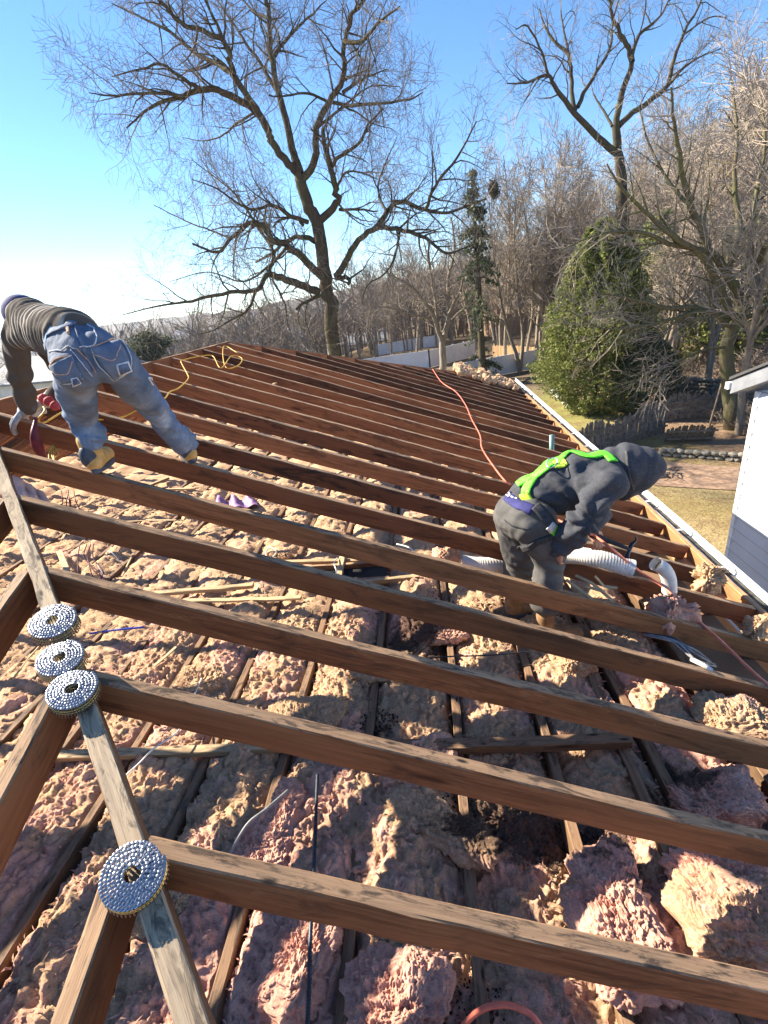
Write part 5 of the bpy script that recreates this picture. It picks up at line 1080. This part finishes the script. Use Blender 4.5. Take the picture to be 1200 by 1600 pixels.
# --- the big bare tree
Y0 = 25.5; big = Tree(11)
ob = dict(rs=.68, wig=.19, up=(.02, .0, -.012, -.02), lv=3, ang=(.5, 1.25), len=(2.4, 1.35, .85, .4), rad=(.05, .022, .012, .008), den=(2.2, 3.3, 4.2, 0), rmin=.0062)
spec = [([(885, 1500), (868, 1250), (848, 1120), (830, 950), (815, 870), (790, 700), (760, 640), (740, 570), (735, 545)], .62, .36, (0, 0)),
 ([(735, 545), (700, 510), (650, 450), (640, 410), (600, 340), (540, 250), (520, 190), (500, 130), (420, 90), (360, 70), (300, 0), (250, -60)], .30, .07, (0, -3)),
 ([(740, 540), (715, 480), (700, 400), (670, 290), (650, 180), (640, 60), (635, 0), (640, -120)], .30, .11, (0, 1.5)),
 ([(745, 560), (785, 500), (790, 400), (830, 320), (870, 250), (875, 150), (900, 50), (940, 0), (980, -90)], .28, .07, (0, -2)),
 ([(640, 410), (600, 350), (500, 290), (430, 280), (370, 300), (300, 320), (250, 350), (195, 400)], .20, .03, (0, -4)),
 ([(430, 280), (380, 250), (300, 200), (240, 215), (150, 240)], .10, .02, (-2, -4)), ([(370, 300), (250, 290), (150, 300), (80, 290)], .08, .02, (-2.5, -5)),
 ([(530, 235), (480, 200), (420, 170), (330, 100), (250, 60), (150, 10)], .15, .03, (-1, 2)), ([(500, 130), (470, 60), (440, 0), (430, -60)], .09, .03, (-1, -2)), ([(650, 180), (690, 130), (760, 60), (820, 0)], .12, .03, (1, 4)), ([(640, 60), (600, 40), (560, 0), (520, -80)], .08, .03, (1, 3)), ([(670, 290), (600, 180), (520, 60), (470, -10)], .11, .03, (1, 4)),
 ([(875, 130), (930, 130), (980, 70), (1050, 20)], .11, .03, (-1.5, -4)), ([(870, 285), (950, 240), (1010, 215)], .09, .02, (-1, 1)), ([(830, 320), (900, 330), (1000, 320), (1080, 310), (1120, 290)], .10, .02, (-.5, -4)),
 ([(790, 400), (840, 360), (900, 310), (960, 270), (1050, 270)], .09, .02, (0, 3)), ([(830, 320), (760, 290), (700, 300), (640, 300)], .07, .03, (0, -3)),
 ([(800, 690), (850, 640), (852, 590), (830, 510), (812, 440), (810, 400)], .22, .09, (0, -1)), ([(835, 520), (860, 490), (920, 450), (950, 390), (1000, 340)], .11, .03, (-.5, -3)), ([(852, 590), (880, 540), (930, 540), (980, 560)], .08, .03, (-.5, 2)),
 ([(850, 865), (880, 820), (920, 750), (980, 715), (1060, 718), (1130, 745), (1200, 790), (1290, 760)], .27, .05, (0, -3)), ([(975, 715), (1010, 660), (1050, 630), (1130, 655), (1200, 665), (1320, 620)], .17, .05, (-1, 1)), ([(1130, 655), (1160, 580), (1230, 490), (1290, 380)], .10, .03, (-1, -4)), ([(1050, 722), (1040, 775), (1010, 850), (950, 890), (930, 950)], .07, .02, (-1.5, -3)), ([(860, 655), (920, 655), (980, 660)], .09, .04, (0, 2)), ([(1010, 660), (980, 600), (1000, 520), (1040, 430)], .08, .02, (-1, 2)),
 ([(805, 865), (760, 820), (700, 770), (650, 750), (620, 705), (580, 700), (520, 745), (480, 790), (400, 760)], .24, .05, (0, -3)), ([(790, 755), (740, 740), (680, 765), (650, 790), (600, 820)], .16, .05, (0, 2)), ([(800, 915), (740, 890), (680, 870), (640, 850)], .24, .18, (0, -1)), ([(640, 850), (600, 905), (520, 912), (400, 940), (300, 955), (180, 985)], .15, .02, (-1, -5)), ([(640, 850), (655, 790), (600, 700), (540, 610), (480, 560), (400, 500)], .12, .02, (-1, 3)),
 ([(800, 925), (765, 940), (725, 968)], .13, .08, (0, -1)), ([(760, 695), (700, 670), (650, 640), (600, 655), (550, 640), (480, 590), (400, 560)], .13, .02, (0, -4)), ([(745, 700), (720, 680), (670, 690), (655, 710)], .09, .05, (0, 1)), ([(600, 905), (580, 960), (540, 990), (470, 1030), (400, 1050)], .09, .02, (-1, -3)), ([(650, 870), (690, 950), (700, 1020), (720, 1060)], .07, .02, (-1, -2)), ([(700, 770), (640, 830), (560, 880), (450, 850), (330, 880)], .09, .02, (-1, 1)),
 ([(850, 870), (890, 870), (888, 890)], .14, .09, (0, -.5)), ([(520, 745), (460, 720), (380, 690), (280, 640)], .06, .02, (-2, 0)), ([(600, 350), (540, 385), (500, 420), (440, 440), (370, 430)], .07, .02, (0, 3))]
limbs(big, Y0, spec, 1, 100, 0, 2, ob)
bb = at(542, 620, y=Y0); zb = float(zt(bb[0], bb[1])); big.big.tube([(bb[0]+.25, Y0, zb-.2), (bb[0]+.12, Y0, zb+1.5), tuple(at(100+885/2, 750, y=Y0))], [.75, .52, .42], 10)
big.build('bare_tree', (bb[0], Y0, zb), 'huge leafless spreading tree with dark gnarled limbs towering behind the roof', MT['bark_dark'], MT['twig_brown'])
# --- tall tree on the hill
t2 = Tree(12); Y2 = 40; o2 = dict(ob, rs=.8, len=(2.8, 1.4, .9, .5), den=(1.2, 2.3, 2.6, 0), up=(.03, .02, 0, 0), rmin=.009)
spec2 = [([(705, 900), (700, 640), (690, 540), (680, 430)], .55, .34, (0, 0)), ([(680, 430), (700, 320), (735, 210), (705, 130), (670, 60), (660, 0), (640, -80)], .28, .06, (0, -2)), ([(690, 530), (620, 470), (540, 385), (480, 310), (450, 255), (380, 280), (310, 285)], .30, .04, (0, -3)), ([(540, 380), (530, 280), (520, 190), (470, 140), (440, 90), (420, 30)], .16, .04, (-1, 1)), ([(548, 365), (600, 270), (660, 170), (670, 80), (690, 0)], .15, .03, (-1, 2)), ([(735, 210), (760, 120), (830, 60), (870, -20)], .14, .04, (-1, 1)), ([(690, 430), (760, 370), (850, 300), (870, 230), (910, 120), (960, 30), (985, -40)], .20, .05, (0, 2)), ([(850, 300), (940, 210), (1040, 165)], .10, .03, (1, 4)), ([(450, 255), (430, 180), (380, 90), (340, 100)], .09, .03, (-2, -3)), ([(520, 190), (500, 80), (490, 0)], .08, .03, (0, 2)), ([(910, 120), (1000, 60), (1060, 60)], .07, .02, (1, 3)), ([(670, 430), (640, 380), (610, 330), (600, 300)], .10, .03, (0, 2))]
limbs(t2, Y2, spec2, 1, 650, 0, 2.182, o2, 1.3)
b2 = at(972, 400, y=Y2); z2 = float(zt(b2[0], Y2)); t2.big.tube([(b2[0]+.3, Y2, z2-.3), tuple(at(650+705/2.182, 410, y=Y2))], [.75, .55], 10)
t2.build('bare_tree', (b2[0], Y2, z2), 'tall leafless tree with forked dark crown rising from the hillside woods', MT['bark_dark'], MT['twig_brown'])
# --- broad tree on the right
t3 = Tree(13); Y3 = 20.5; o3 = dict(ob, rs=.85, len=(2.0, 1.15, .7, .4), den=(2.0, 3.0, 3.0, 0), up=(.07, .05, .02, 0), wig=.13, ang=(.45, 1.0), rad=(.04, .02, .011, .008))
spec3 = [([(1075, 1380), (1060, 1200), (1090, 1100), (1110, 1040)], .36, .27, (0, 0)), ([(1110, 1040), (1060, 930), (1000, 850), (960, 760), (930, 680), (900, 560), (880, 420), (870, 300)], .20, .03, (0, -3)), ([(1090, 1090), (1040, 990), (985, 880), (900, 820), (800, 740), (700, 640), (650, 560)], .17, .02, (0, -4)), ([(1080, 1080), (950, 1050), (830, 1045), (700, 1010), (600, 1000)], .13, .02, (0, -3)), ([(1110, 1040), (1150, 940), (1180, 860), (1230, 800), (1300, 700)], .19, .05, (0, -2)), ([(1060, 930), (1100, 780), (1085, 620), (1095, 450), (1080, 300)], .14, .03, (0, 2)), ([(1000, 860), (860, 830), (760, 790), (620, 800), (480, 860)], .10, .015, (-1, -5)), ([(1150, 940), (1140, 800), (1160, 650), (1190, 500), (1180, 350)], .13, .03, (0, 2)), ([(1075, 1120), (1000, 1060), (900, 1080), (780, 1110), (640, 1120), (520, 1060)], .10, .015, (0, -3)), ([(1095, 1100), (1170, 1060), (1260, 1040)], .12, .05, (0, -2)), ([(1040, 990), (980, 820), (1000, 650), (990, 480)], .10, .02, (0, 3)), ([(1070, 1180), (960, 1200), (860, 1260), (800, 1330)], .07, .015, (0, -2)), ([(1085, 1150), (1180, 1160), (1290, 1210)], .08, .02, (0, -2)), ([(930, 700), (850, 600), (790, 480), (760, 360)], .07, .02, (-2, 0))]
limbs(t3, Y3, spec3, 1, 650, 0, 2.182, o3, 2.2)
b3 = at(650+1075/2.182, 650, y=Y3); t3.big.tube([(b3[0]+.25, Y3, float(zt(b3[0], Y3))-.3), tuple(at(650+1075/2.182, 1330/2.182, y=Y3))], [.42, .30], 10); b3[2] = float(zt(b3[0], Y3)); t3.build('bare_tree', tuple(b3), 'broad multi limbed bare tree with olive bark in front of the slope at the right', MT['bark_olive'], MT['twig_tan'])
# --- leafless yard tree and thin companions
t4 = Tree(14); Y4 = 42; o4 = dict(ob, rs=.8, len=(2.6, 1.4, .9, .5), den=(1.5, 2.2, 2.4, 0), up=(.04, .02, 0, 0), rmin=.012)
spec4 = [([(690, 610), (692, 560), (691, 535)], .42, .34, (0, 0)), ([(691, 535), (680, 500), (662, 470), (640, 445), (610, 430)], .22, .05, (0, -2)), ([(692, 535), (702, 490), (700, 440), (710, 390), (705, 340)], .24, .05, (0, 1)), ([(685, 510), (678, 460), (670, 410), (660, 370)], .15, .04, (0, 2)), ([(702, 490), (720, 450), (735, 400)], .13, .04, (0, -1)), ([(680, 500), (640, 490), (600, 480), (575, 490)], .11, .03, (0, -3)), ([(692, 520), (715, 490), (745, 470), (770, 440)], .12, .03, (0, 2))]
limbs(t4, Y4, spec4, 1, 0, 0, 1, o4, 1.8)
b4 = at(691, 590, y=Y4); z4 = float(zt(b4[0], Y4)); t4.big.tube([(b4[0], Y4, z4-.2), tuple(at(690, 610, y=Y4))], [.5, .42], 8)
t4.build('bare_tree', (b4[0], Y4, z4), 'medium leafless yard tree with forked pale trunk just beyond the middle of the roof edge', MT['bark_grey'], MT['twig_brown'])
# --- sparse spruce
sp_b = at(755, 592, y=38); spz = float(zt(sp_b[0], 38)); spt = at(738, 262, y=38)
root = empty('spruce_tree', (sp_b[0], 38, spz), 'sparse dark green spruce with drooping boughs and a bare trunk beside the yard tree', 'tree')
m = MB(); m.tube([(sp_b[0], 38, spz-.2), tuple(sp_b), tuple((sp_b*.5+spt*.5)), tuple(spt)], [.32, .3, .2, .03], 8, cap=False); m.build('trunk', MT['bark_dark'], root, True)
rs = np.random.default_rng(3); L_ = []; m = MB()
for k in range(105):
    f = rs.uniform(.02, 1)**.9; f = f if rs.random() > .35 else rs.uniform(.55, 1); c = sp_b*(1-f)+spt*f; a = rs.uniform(0, 6.28); bl = (2.9*(1-f)+.25)*rs.uniform(.5, 1.1)*(1 if f > .22 or rs.random() < .4 else .5)
    d = np.array([math.cos(a), math.sin(a), -.15]); P = [c+d*bl*q+np.array([0, 0, -.35*bl*q*q]) for q in (0, .33, .66, 1)]; m.tube(P, [.03, .022, .014, .006], 3, cap=False)
    nn = int((46 if f > .5 or f < .12 else 16)*bl)
    q = rs.uniform(.2, 1, nn); base = np.array([c+d*bl*t+np.array([0, 0, -.35*bl*t*t]) for t in q]); off_ = rs.normal(0, 1, (nn, 3))*np.array([.16, .16, .07])+np.array([0, 0, -.12])*rs.random((nn, 1)); L_.append(base+off_)
m.build('boughs', MT['bark_dark'], root, True)
def leaves(pts, size, rs, elong=1.6, droop=0.):
    n = len(pts); a = rs.normal(size=(n, 3)); a[:, 2] -= droop; a /= np.linalg.norm(a, axis=1)[:, None]; b_ = rs.normal(size=(n, 3)); b_ -= a*(a*b_).sum(1)[:, None]; b_ /= np.linalg.norm(b_, axis=1)[:, None]
    s_ = size*rs.uniform(.6, 1.4, (n, 1)); V = np.stack([pts-b_*s_*.5, pts+a*s_*elong*.5, pts+b_*s_*.5, pts-a*s_*elong*.5], 1).reshape(-1, 3); F = np.arange(4*n).reshape(n, 4); return V, F
V, F = leaves(np.concatenate(L_), .13, rs, 2.2, .8); npmesh('foliage', V, F, MT['leaf_spruce'], root, False)
# squirrel nest in a fork
for (px, py, s_, yy, lb) in ((772, 296, .42, 39, 'dark round leaf nest wedged high in bare branches beside the spruce top'),):
    c = at(px, py, y=yy); m = MB(); r3 = random.Random(px)
    for i in range(420):
        v = np.array([r3.gauss(0, 1) for _ in range(3)]); v /= np.linalg.norm(v); p = c+v*s_*r3.uniform(.4, 1)*np.array([.9, .9, 1.5])*(.7+.6*hsh(i//9)); d = np.array([r3.gauss(0, 1) for _ in range(3)]); d /= np.linalg.norm(d); m.tube([p-d*.15, p+d*.15], .02, 3)
    m.build('squirrel_nest', MT['bark_dark'], None, False, lb, 'nest', loc=tuple(c))
# --- the big evergreen (arborvitae) and dark shrubs round it
def evergreen(px, py, pyt, wpx, label, seed, n=52000, mat='leaf_bush', size=.075, leanx=0., name='evergreen_bush', prof=None):
    base = on_ground(px, py); Y = base[1]+wpx*.5*depth(base)/FPX*.7; gz = float(zt(base[0], Y)); top = at(px+leanx, pyt, y=Y); H = top[2]-gz; W_ = wpx*depth(base)/FPX/2; rs = np.random.default_rng(seed)
    root = empty(name, (base[0], Y, gz), label, 'evergreen'); f = rs.random(n)**.85; a = rs.uniform(0, 2*math.pi, n); prof = prof or (lambda f: np.clip(np.minimum(1, (f+.12)*3.2), 0, 1)*np.sqrt(np.clip(1-f**1.7, 0.0, 1))); r0 = W_*prof(f)
    lump = 1+.34*pn2(a*1.6+seed, f*5, seed)+.26*pn2(a*4, f*14, seed+1)+.14*pn2(a*10, f*36, seed+2); depthf = 1-.35*rs.random(n)**2.2; rr_ = r0*lump*depthf+rs.normal(0, .05, n)
    cx = base[0]+(top[0]-base[0])*f; P = np.stack([cx+rr_*np.cos(a), Y+rr_*np.sin(a), gz+H*f*(1+.03*pn2(a*3, f*4, seed+4))], -1)
    keep = pn2(a*6+3, f*26, seed+7)+.35*pn2(a*15, f*60, seed+8) > -.30; P = P[keep]
    V, F = leaves(P, size, rs, 2.0, -.6); npmesh('foliage', V, F, MT[mat], root, False)
    m = MB(); m.tube([(base[0], Y, gz-.1), (cx.mean(), Y, gz+H*.5), (top[0], Y, top[2]-.4)], [.2, .13, .03], 8)
    rb = random.Random(seed)
    for i in range(70):
        ff = rb.uniform(.03, .85); aa_ = rb.uniform(0, 6.28); rl = float(W_*prof(np.array(ff)))*.85; c = np.array([base[0]+(top[0]-base[0])*ff, Y, gz+H*ff*.8]); m.tube([c, c+np.array([math.cos(aa_)*rl*.5, math.sin(aa_)*rl*.5, H*.05]), c+np.array([math.cos(aa_)*rl, math.sin(aa_)*rl, H*.1])], [.04, .025, .01], 4, cap=False)
    m.build('stems', MT['bark_dark'], root, True); return root
evergreen(946, 655, 345, 172, 'big sunlit yellow green evergreen with drooping foliage standing on the lawn', 21, 85000, leanx=0)
evergreen(1015, 655, 520, 110, 'dark green shrub mass in shade against the right side of the big evergreen', 22, 16000, 'leaf_spruce', .07)
evergreen(1040, 600, 330, 130, 'tall dark evergreen on the slope partly hidden behind the broad bare tree', 23, 16000, 'leaf_bush', .10)
evergreen(1175, 560, 330, 120, 'green conifer at the right edge behind the broad bare tree', 24, 12000, 'leaf_bush', .11)
evergreen(497, 540, 512, 22, 'tiny rounded green shrub far off beside the big tree trunk', 25, 2500, 'leaf_spruce', .3) if False else None
# rounded pine far left
def farpine(px, py_top, wpx, dist, label, seed):
    b_ = gdist(px, 560, dist); D = at(px, py_top, y=b_[1]); rs = np.random.default_rng(seed); W_ = wpx*depth(D)/FPX/2; H = W_*1.5; root = empty('pine_tree', (b_[0], b_[1], D[2]-H*2.2), label, 'tree')
    cl = [(rs.normal(0, .45, 3)*np.array([W_, W_, H*.6])+np.array([b_[0], b_[1], D[2]-H*.8])) for _ in range(26)]; pts = np.concatenate([c+rs.normal(0, 1, (260, 3))*W_*np.array([.22, .22, .12]) for c in cl]); V, F = leaves(pts, W_*.10, rs, 1.6); npmesh('foliage', V, F, MT['leaf_spruce'], root, False)
    m = MB(); m.tube([(b_[0], b_[1], D[2]-H*2.4), (b_[0], b_[1], D[2]-H*.3)], [W_*.08, W_*.03], 6); m.build('trunk', MT['bark_dark'], root, True)
farpine(228, 505, 62, 75, 'round topped dark pine standing beyond the left end of the roof', 31)
farpine(520, 512, 22, 120, 'small dark conifer far down the valley beside the big tree trunk', 32); farpine(588, 548, 26, 85, 'low dark evergreen shrub far off before the pale fences', 33)
# --- woodland trees: six growth forms, then copies
protos = []
for i in range(6):
    tr_ = Tree(50+i); H = 13+2*hsh(i); o5 = dict(wig=.10, up=(.05, .04, .02, 0), lv=3, ang=(.4, .95), len=(3.0, 1.6, .9, .4), rad=(.06, .026, .016, .01), den=(2.4, 2.9, 2.6, 0), rmin=.012)
    for st in range(1 if i % 2 else 2):
        P = [np.array([0, 0, 0.])]; d = np.array([(hsh(i*3+st)-.5)*.35, (hsh(i*5+st)-.5)*.3, 1.]); n = 14; Rr = [.17]
        for k in range(n): d = d+np.array([tr_.r.gauss(0, .06), tr_.r.gauss(0, .06), .05]); d /= np.linalg.norm(d); P.append(P[-1]+d*H/n); Rr.append(.17*(1-.92*(k+1)/n)+.01)
        tr_.tube(P, Rr); tr_.kids(P, Rr, H, 0, o5, start=.28)
    protos.append((tr_, i))
made = []
forest = [ # px, py(any), distance, proto, scale, label
 (812, 540, 46, 0, 1.05, 'twin stemmed brown trunk at the foot of the slope left of the big evergreen'), (838, 540, 48, 1, 1.15, 'straight slender trunk just left of the big evergreen top'), (782, 540, 60, 2, 1.2, 'bare tree behind the spruce boughs on the slope'), (860, 540, 55, 3, 1.2, 'bare tree rising above the left shoulder of the evergreen'),
 (740, 540, 66, 4, 1.15, 'thin bare tree right behind the spruce trunk'), (650, 540, 70, 5, 1.0, 'bare tree beyond the fences left of the yard tree'), (610, 540, 75, 0, .9, 'bare tree right of the big tree trunk above the valley'), (900, 500, 50, 2, 1.35, 'bare tree directly behind the evergreen top'), (1175, 560, 26, 3, .95, 'bare sapling at the right edge above the neighbour roof')]
grp = 'woodland trees beyond the yard'
for px, py, dist, pi_, sc_, lb in forest:
    P = gdist(px, py, dist)
    if pi_ not in [q[0] for q in made]:
        r_ = protos[pi_][0].build('bare_tree', (0, 0, 0), lb, MT['bark_grey'], MT['twig_tan'], grp); made.append((pi_, r_)); r_.location = tuple(P); r_.scale = (sc_,)*3
    else: copy_tree(dict(made)[pi_], tuple(P), hsh(px)*6.28, sc_, lb, grp)
fr = random.Random(9); pm = dict(made)
def scatter(n, x0, x1, d0, d1, s0, s1, label, group):
    for i in range(n):
        px = x0+(x1-x0)*(i+fr.random())/n; P = gdist(px, 520, fr.uniform(d0, d1)); copy_tree(pm[fr.choice(list(pm))], tuple(P), fr.uniform(0, 6.28), fr.uniform(s0, s1), label, group)
scatter(34, 770, 1000, 46, 95, .75, 1.05, 'slender bare tree in the dense wood on the leaf covered slope behind the evergreen', 'dense slope wood')
scatter(30, 985, 1230, 32, 80, .8, 1.15, 'slender bare tree on the right hand slope behind the broad bare tree', 'right slope wood')
scatter(18, 560, 780, 75, 120, .75, 1.0, 'bare tree in the line beyond the white fences', 'trees beyond the fences')
scatter(26, 200, 600, 85, 190, .6, .9, 'small distant bare tree in the valley behind the roof ridge', 'valley trees')
scatter(14, -60, 200, 60, 130, .5, .75, 'small distant bare tree at the far left between the roofs', 'far left trees')
# tree behind-left of the house (its shadow falls on roof and lawn)
# --- brush as ground cover mass
def brush(n, fx, seed, mat, label, loc, h=(.5, 1.3)):
    m = MB(); r3 = random.Random(seed)
    for i in range(n):
        x, y = fx(r3); z = float(zt(x, y)); a = r3.uniform(0, 6.28); L = r3.uniform(*h); d = np.array([math.cos(a)*.6, math.sin(a)*.6, r3.uniform(.3, 1.2)]); d /= np.linalg.norm(d); p = np.array([x, y, z]); q = p+d*L*.6; q2 = q+(d+np.array([r3.gauss(0, .3), r3.gauss(0, .3), -.25]))*L*.5; m.tube([p, q, q2], [.013, .01, .006], 3, cap=False)
        for k in range(2): e = np.array([r3.gauss(0, 1), r3.gauss(0, 1), r3.gauss(0, .6)])*.22*L; m.tube([q, q+e], [.008, .005], 3, cap=False)
    m.build('brush', mat, None, False, label, 'brush', kind='stuff', loc=loc)
def fx1(r): 
    y = r.uniform(15, 34); return 15.6+.05*y+r.random()**1.3*12, y
def fx2(r): 
    y = r.uniform(36, 75); return 15.4+.05*y+r.random()*14, y
brush(8000, fx1, 1, MT['twig_brown'], 'tangled bare undergrowth and fallen branches on the slope at the right', (18, 22, -5)); brush(9000, fx2, 2, MT['twig_tan'], 'pale undergrowth on the leafy slope left of the evergreen', (20, 50, -5), (.6, 2.0))
# ================================================================ FAR HOUSES
MT['roof_grey'] = simple('roof_grey', (.16, .17, .19), (.26, .27, .29), 3, .8, 0, 0); MT['wall_pale'] = simple('wall_pale', (.5, .5, .5), (.62, .62, .60), 1, .8, 0, 0); MT['pane'] = simple('pane', (.03, .04, .06), (.05, .06, .08), 3, .1, 0, 0)
def farhouse(px, py_eave, dist, w_, d_, rot, label, mat='roof_grey', wallm='wall_pale', rise=.4):
    P = gdist(px, py_eave, dist); D = ray(px, py_eave); D /= np.hypot(D[0], D[1]); ez = CAM[2]+D[2]*dist; g_ = min(float(zt(P[0], P[1])), ez-3); root = empty('house', (P[0], P[1], g_), label, 'house'); root.rotation_euler = (0, 0, 0)
    Rm = Matrix.Rotation(rot, 3, 'Z'); L2 = lambda x, y, z: np.array(Rm @ Vector((x, y, 0)))+np.array([P[0], P[1], z])
    a, b_ = w_/2, d_/2; rz = ez+b_*rise; m = MB()
    vs = [L2(-a, -b_, g_), L2(a, -b_, g_), L2(a, b_, g_), L2(-a, b_, g_), L2(-a, -b_, ez), L2(a, -b_, ez), L2(a, b_, ez), L2(-a, b_, ez), L2(-a, 0, rz), L2(a, 0, rz)]
    m.add(vs, [(0, 1, 5, 4), (1, 2, 6, 9, 5), (2, 3, 7, 6), (3, 0, 4, 8, 7)]); m.build('wall', MT[wallm], root)
    m = MB(); o_ = .4
    for s_ in (-1, 1):
        q = [L2(-a-o_, s_*(b_+o_), ez-o_*rise), L2(a+o_, s_*(b_+o_), ez-o_*rise), L2(a+o_, 0, rz+.02), L2(-a-o_, 0, rz+.02)]; m.add(q+[v+np.array([0, 0, .18]) for v in q], [(0, 1, 2, 3), (7, 6, 5, 4), (0, 4, 5, 1), (1, 5, 6, 2), (3, 2, 6, 7), (0, 3, 7, 4)])
    m.build('roof', MT[mat], root)
    for k in range(int(w_/3)):
        m = MB(); c = L2(-a+1.5+k*3, -b_-.03, (g_+ez)/2+.2); m.box(tuple(c), 1.1, .06, 1.2, Rm); m.build('window', MT['pane'], root)
    m = MB(); c = L2(a*.4, b_*.3, rz+.2); m.box(tuple(c), .8, .8, 1.6, Rm); m.build('chimney', MT['brick_patio'], root)
hs = [(8, 606, 75, 11, 8, .5, 'nearest grey roofed house low at the left edge behind the worker arm'), (100, 585, 60, 12, 9, -.3, 'pale roofed house seen between the worker arm and jeans'), (60, 575, 95, 13, 9, .2, 'small house further back at the far left'), (262, 532, 120, 11, 8, .1, 'low grey roof just behind the ridge right of the jeans'), (440, 530, 95, 10, 8, .4, 'dark blue grey roof peeking above the far end of the rafters'), (590, 520, 150, 12, 9, 0., 'pale house far down the valley right of the big trunk'), (560, 535, 120, 14, 9, .3, 'white roofed house beyond the big tree trunk'), (330, 530, 160, 14, 9, .2, 'distant pale house in the valley left of centre'), (640, 505, 190, 14, 10, .2, 'white gabled house far behind the yard tree')]
for h_ in hs: farhouse(*h_)
farhouse(85, 560, 120, 12, 8, .6, 'distant white house just above the gloved hand');  farhouse(1085, 430, 60, 12, 9, .7, 'pale hillside house glimpsed high through bare branches at the right')
farhouse(800, 430, 90, 9, 7, .3, 'reddish house glimpsed through bare trees on the slope', 'roof_grey', 'brick_patio')
def farwood(n, seed, a0, a1, d0, d1, label):
    r3 = random.Random(seed); m = MB()
    for i in range(n):
        a = math.radians(r3.uniform(a0, a1)); d = d0*(d1/d0)**r3.random(); x, y = CAM[0]+d*math.sin(a), CAM[1]+d*math.cos(a); z = float(zt(x, y)); H = r3.uniform(7, 12); w_ = .05+d*.00022
        m.tube([(x, y, z), (x+r3.gauss(0, .4), y, z+H)], [w_*2.2, w_*.7], 3, cap=False)
        for k in range(11):
            f = r3.uniform(.25, .95); p_ = np.array([x, y, z+H*f]); e = np.array([r3.gauss(0, 1), r3.gauss(0, 1), r3.uniform(.5, 1.8)]); e = e/np.linalg.norm(e)*H*.32; m.tube([p_, p_+e], [w_, w_*.5], 3, cap=False)
            for j in range(2): e2 = e*.6+np.array([r3.gauss(0, 1), r3.gauss(0, 1), .3])*H*.08; m.tube([p_+e*.5, p_+e*.5+e2], [w_*.6, w_*.35], 3, cap=False)
    m.build('distant_wood', MT['twig_brown'], None, False, label, 'wood', kind='stuff', loc=(0, 200, -15))
farwood(2300, 3, -56, 4, 75, 640, 'far off leafless woods filling the valley and hills behind the ridge'); farwood(700, 4, 2, 44, 80, 260, 'distant bare woods along the hill crest behind the evergreen')

hz_m = bpy.data.materials.new('haze'); hz_m.use_nodes = True; ht = hz_m.node_tree; ht.nodes.clear(); ho = ht.nodes.new('ShaderNodeOutputMaterial'); hv = ht.nodes.new('ShaderNodeVolumePrincipled')
hv.inputs['Color'].default_value = (.80, .88, 1, 1); hv.inputs['Density'].default_value = .00018; hv.inputs['Anisotropy'].default_value = .2; ht.links.new(hv.outputs[0], ho.inputs['Volume'])
m = MB(); m.box((0, 0, -40), 3560, 3560, 170); m.build('haze', hz_m, None, kind='stuff')
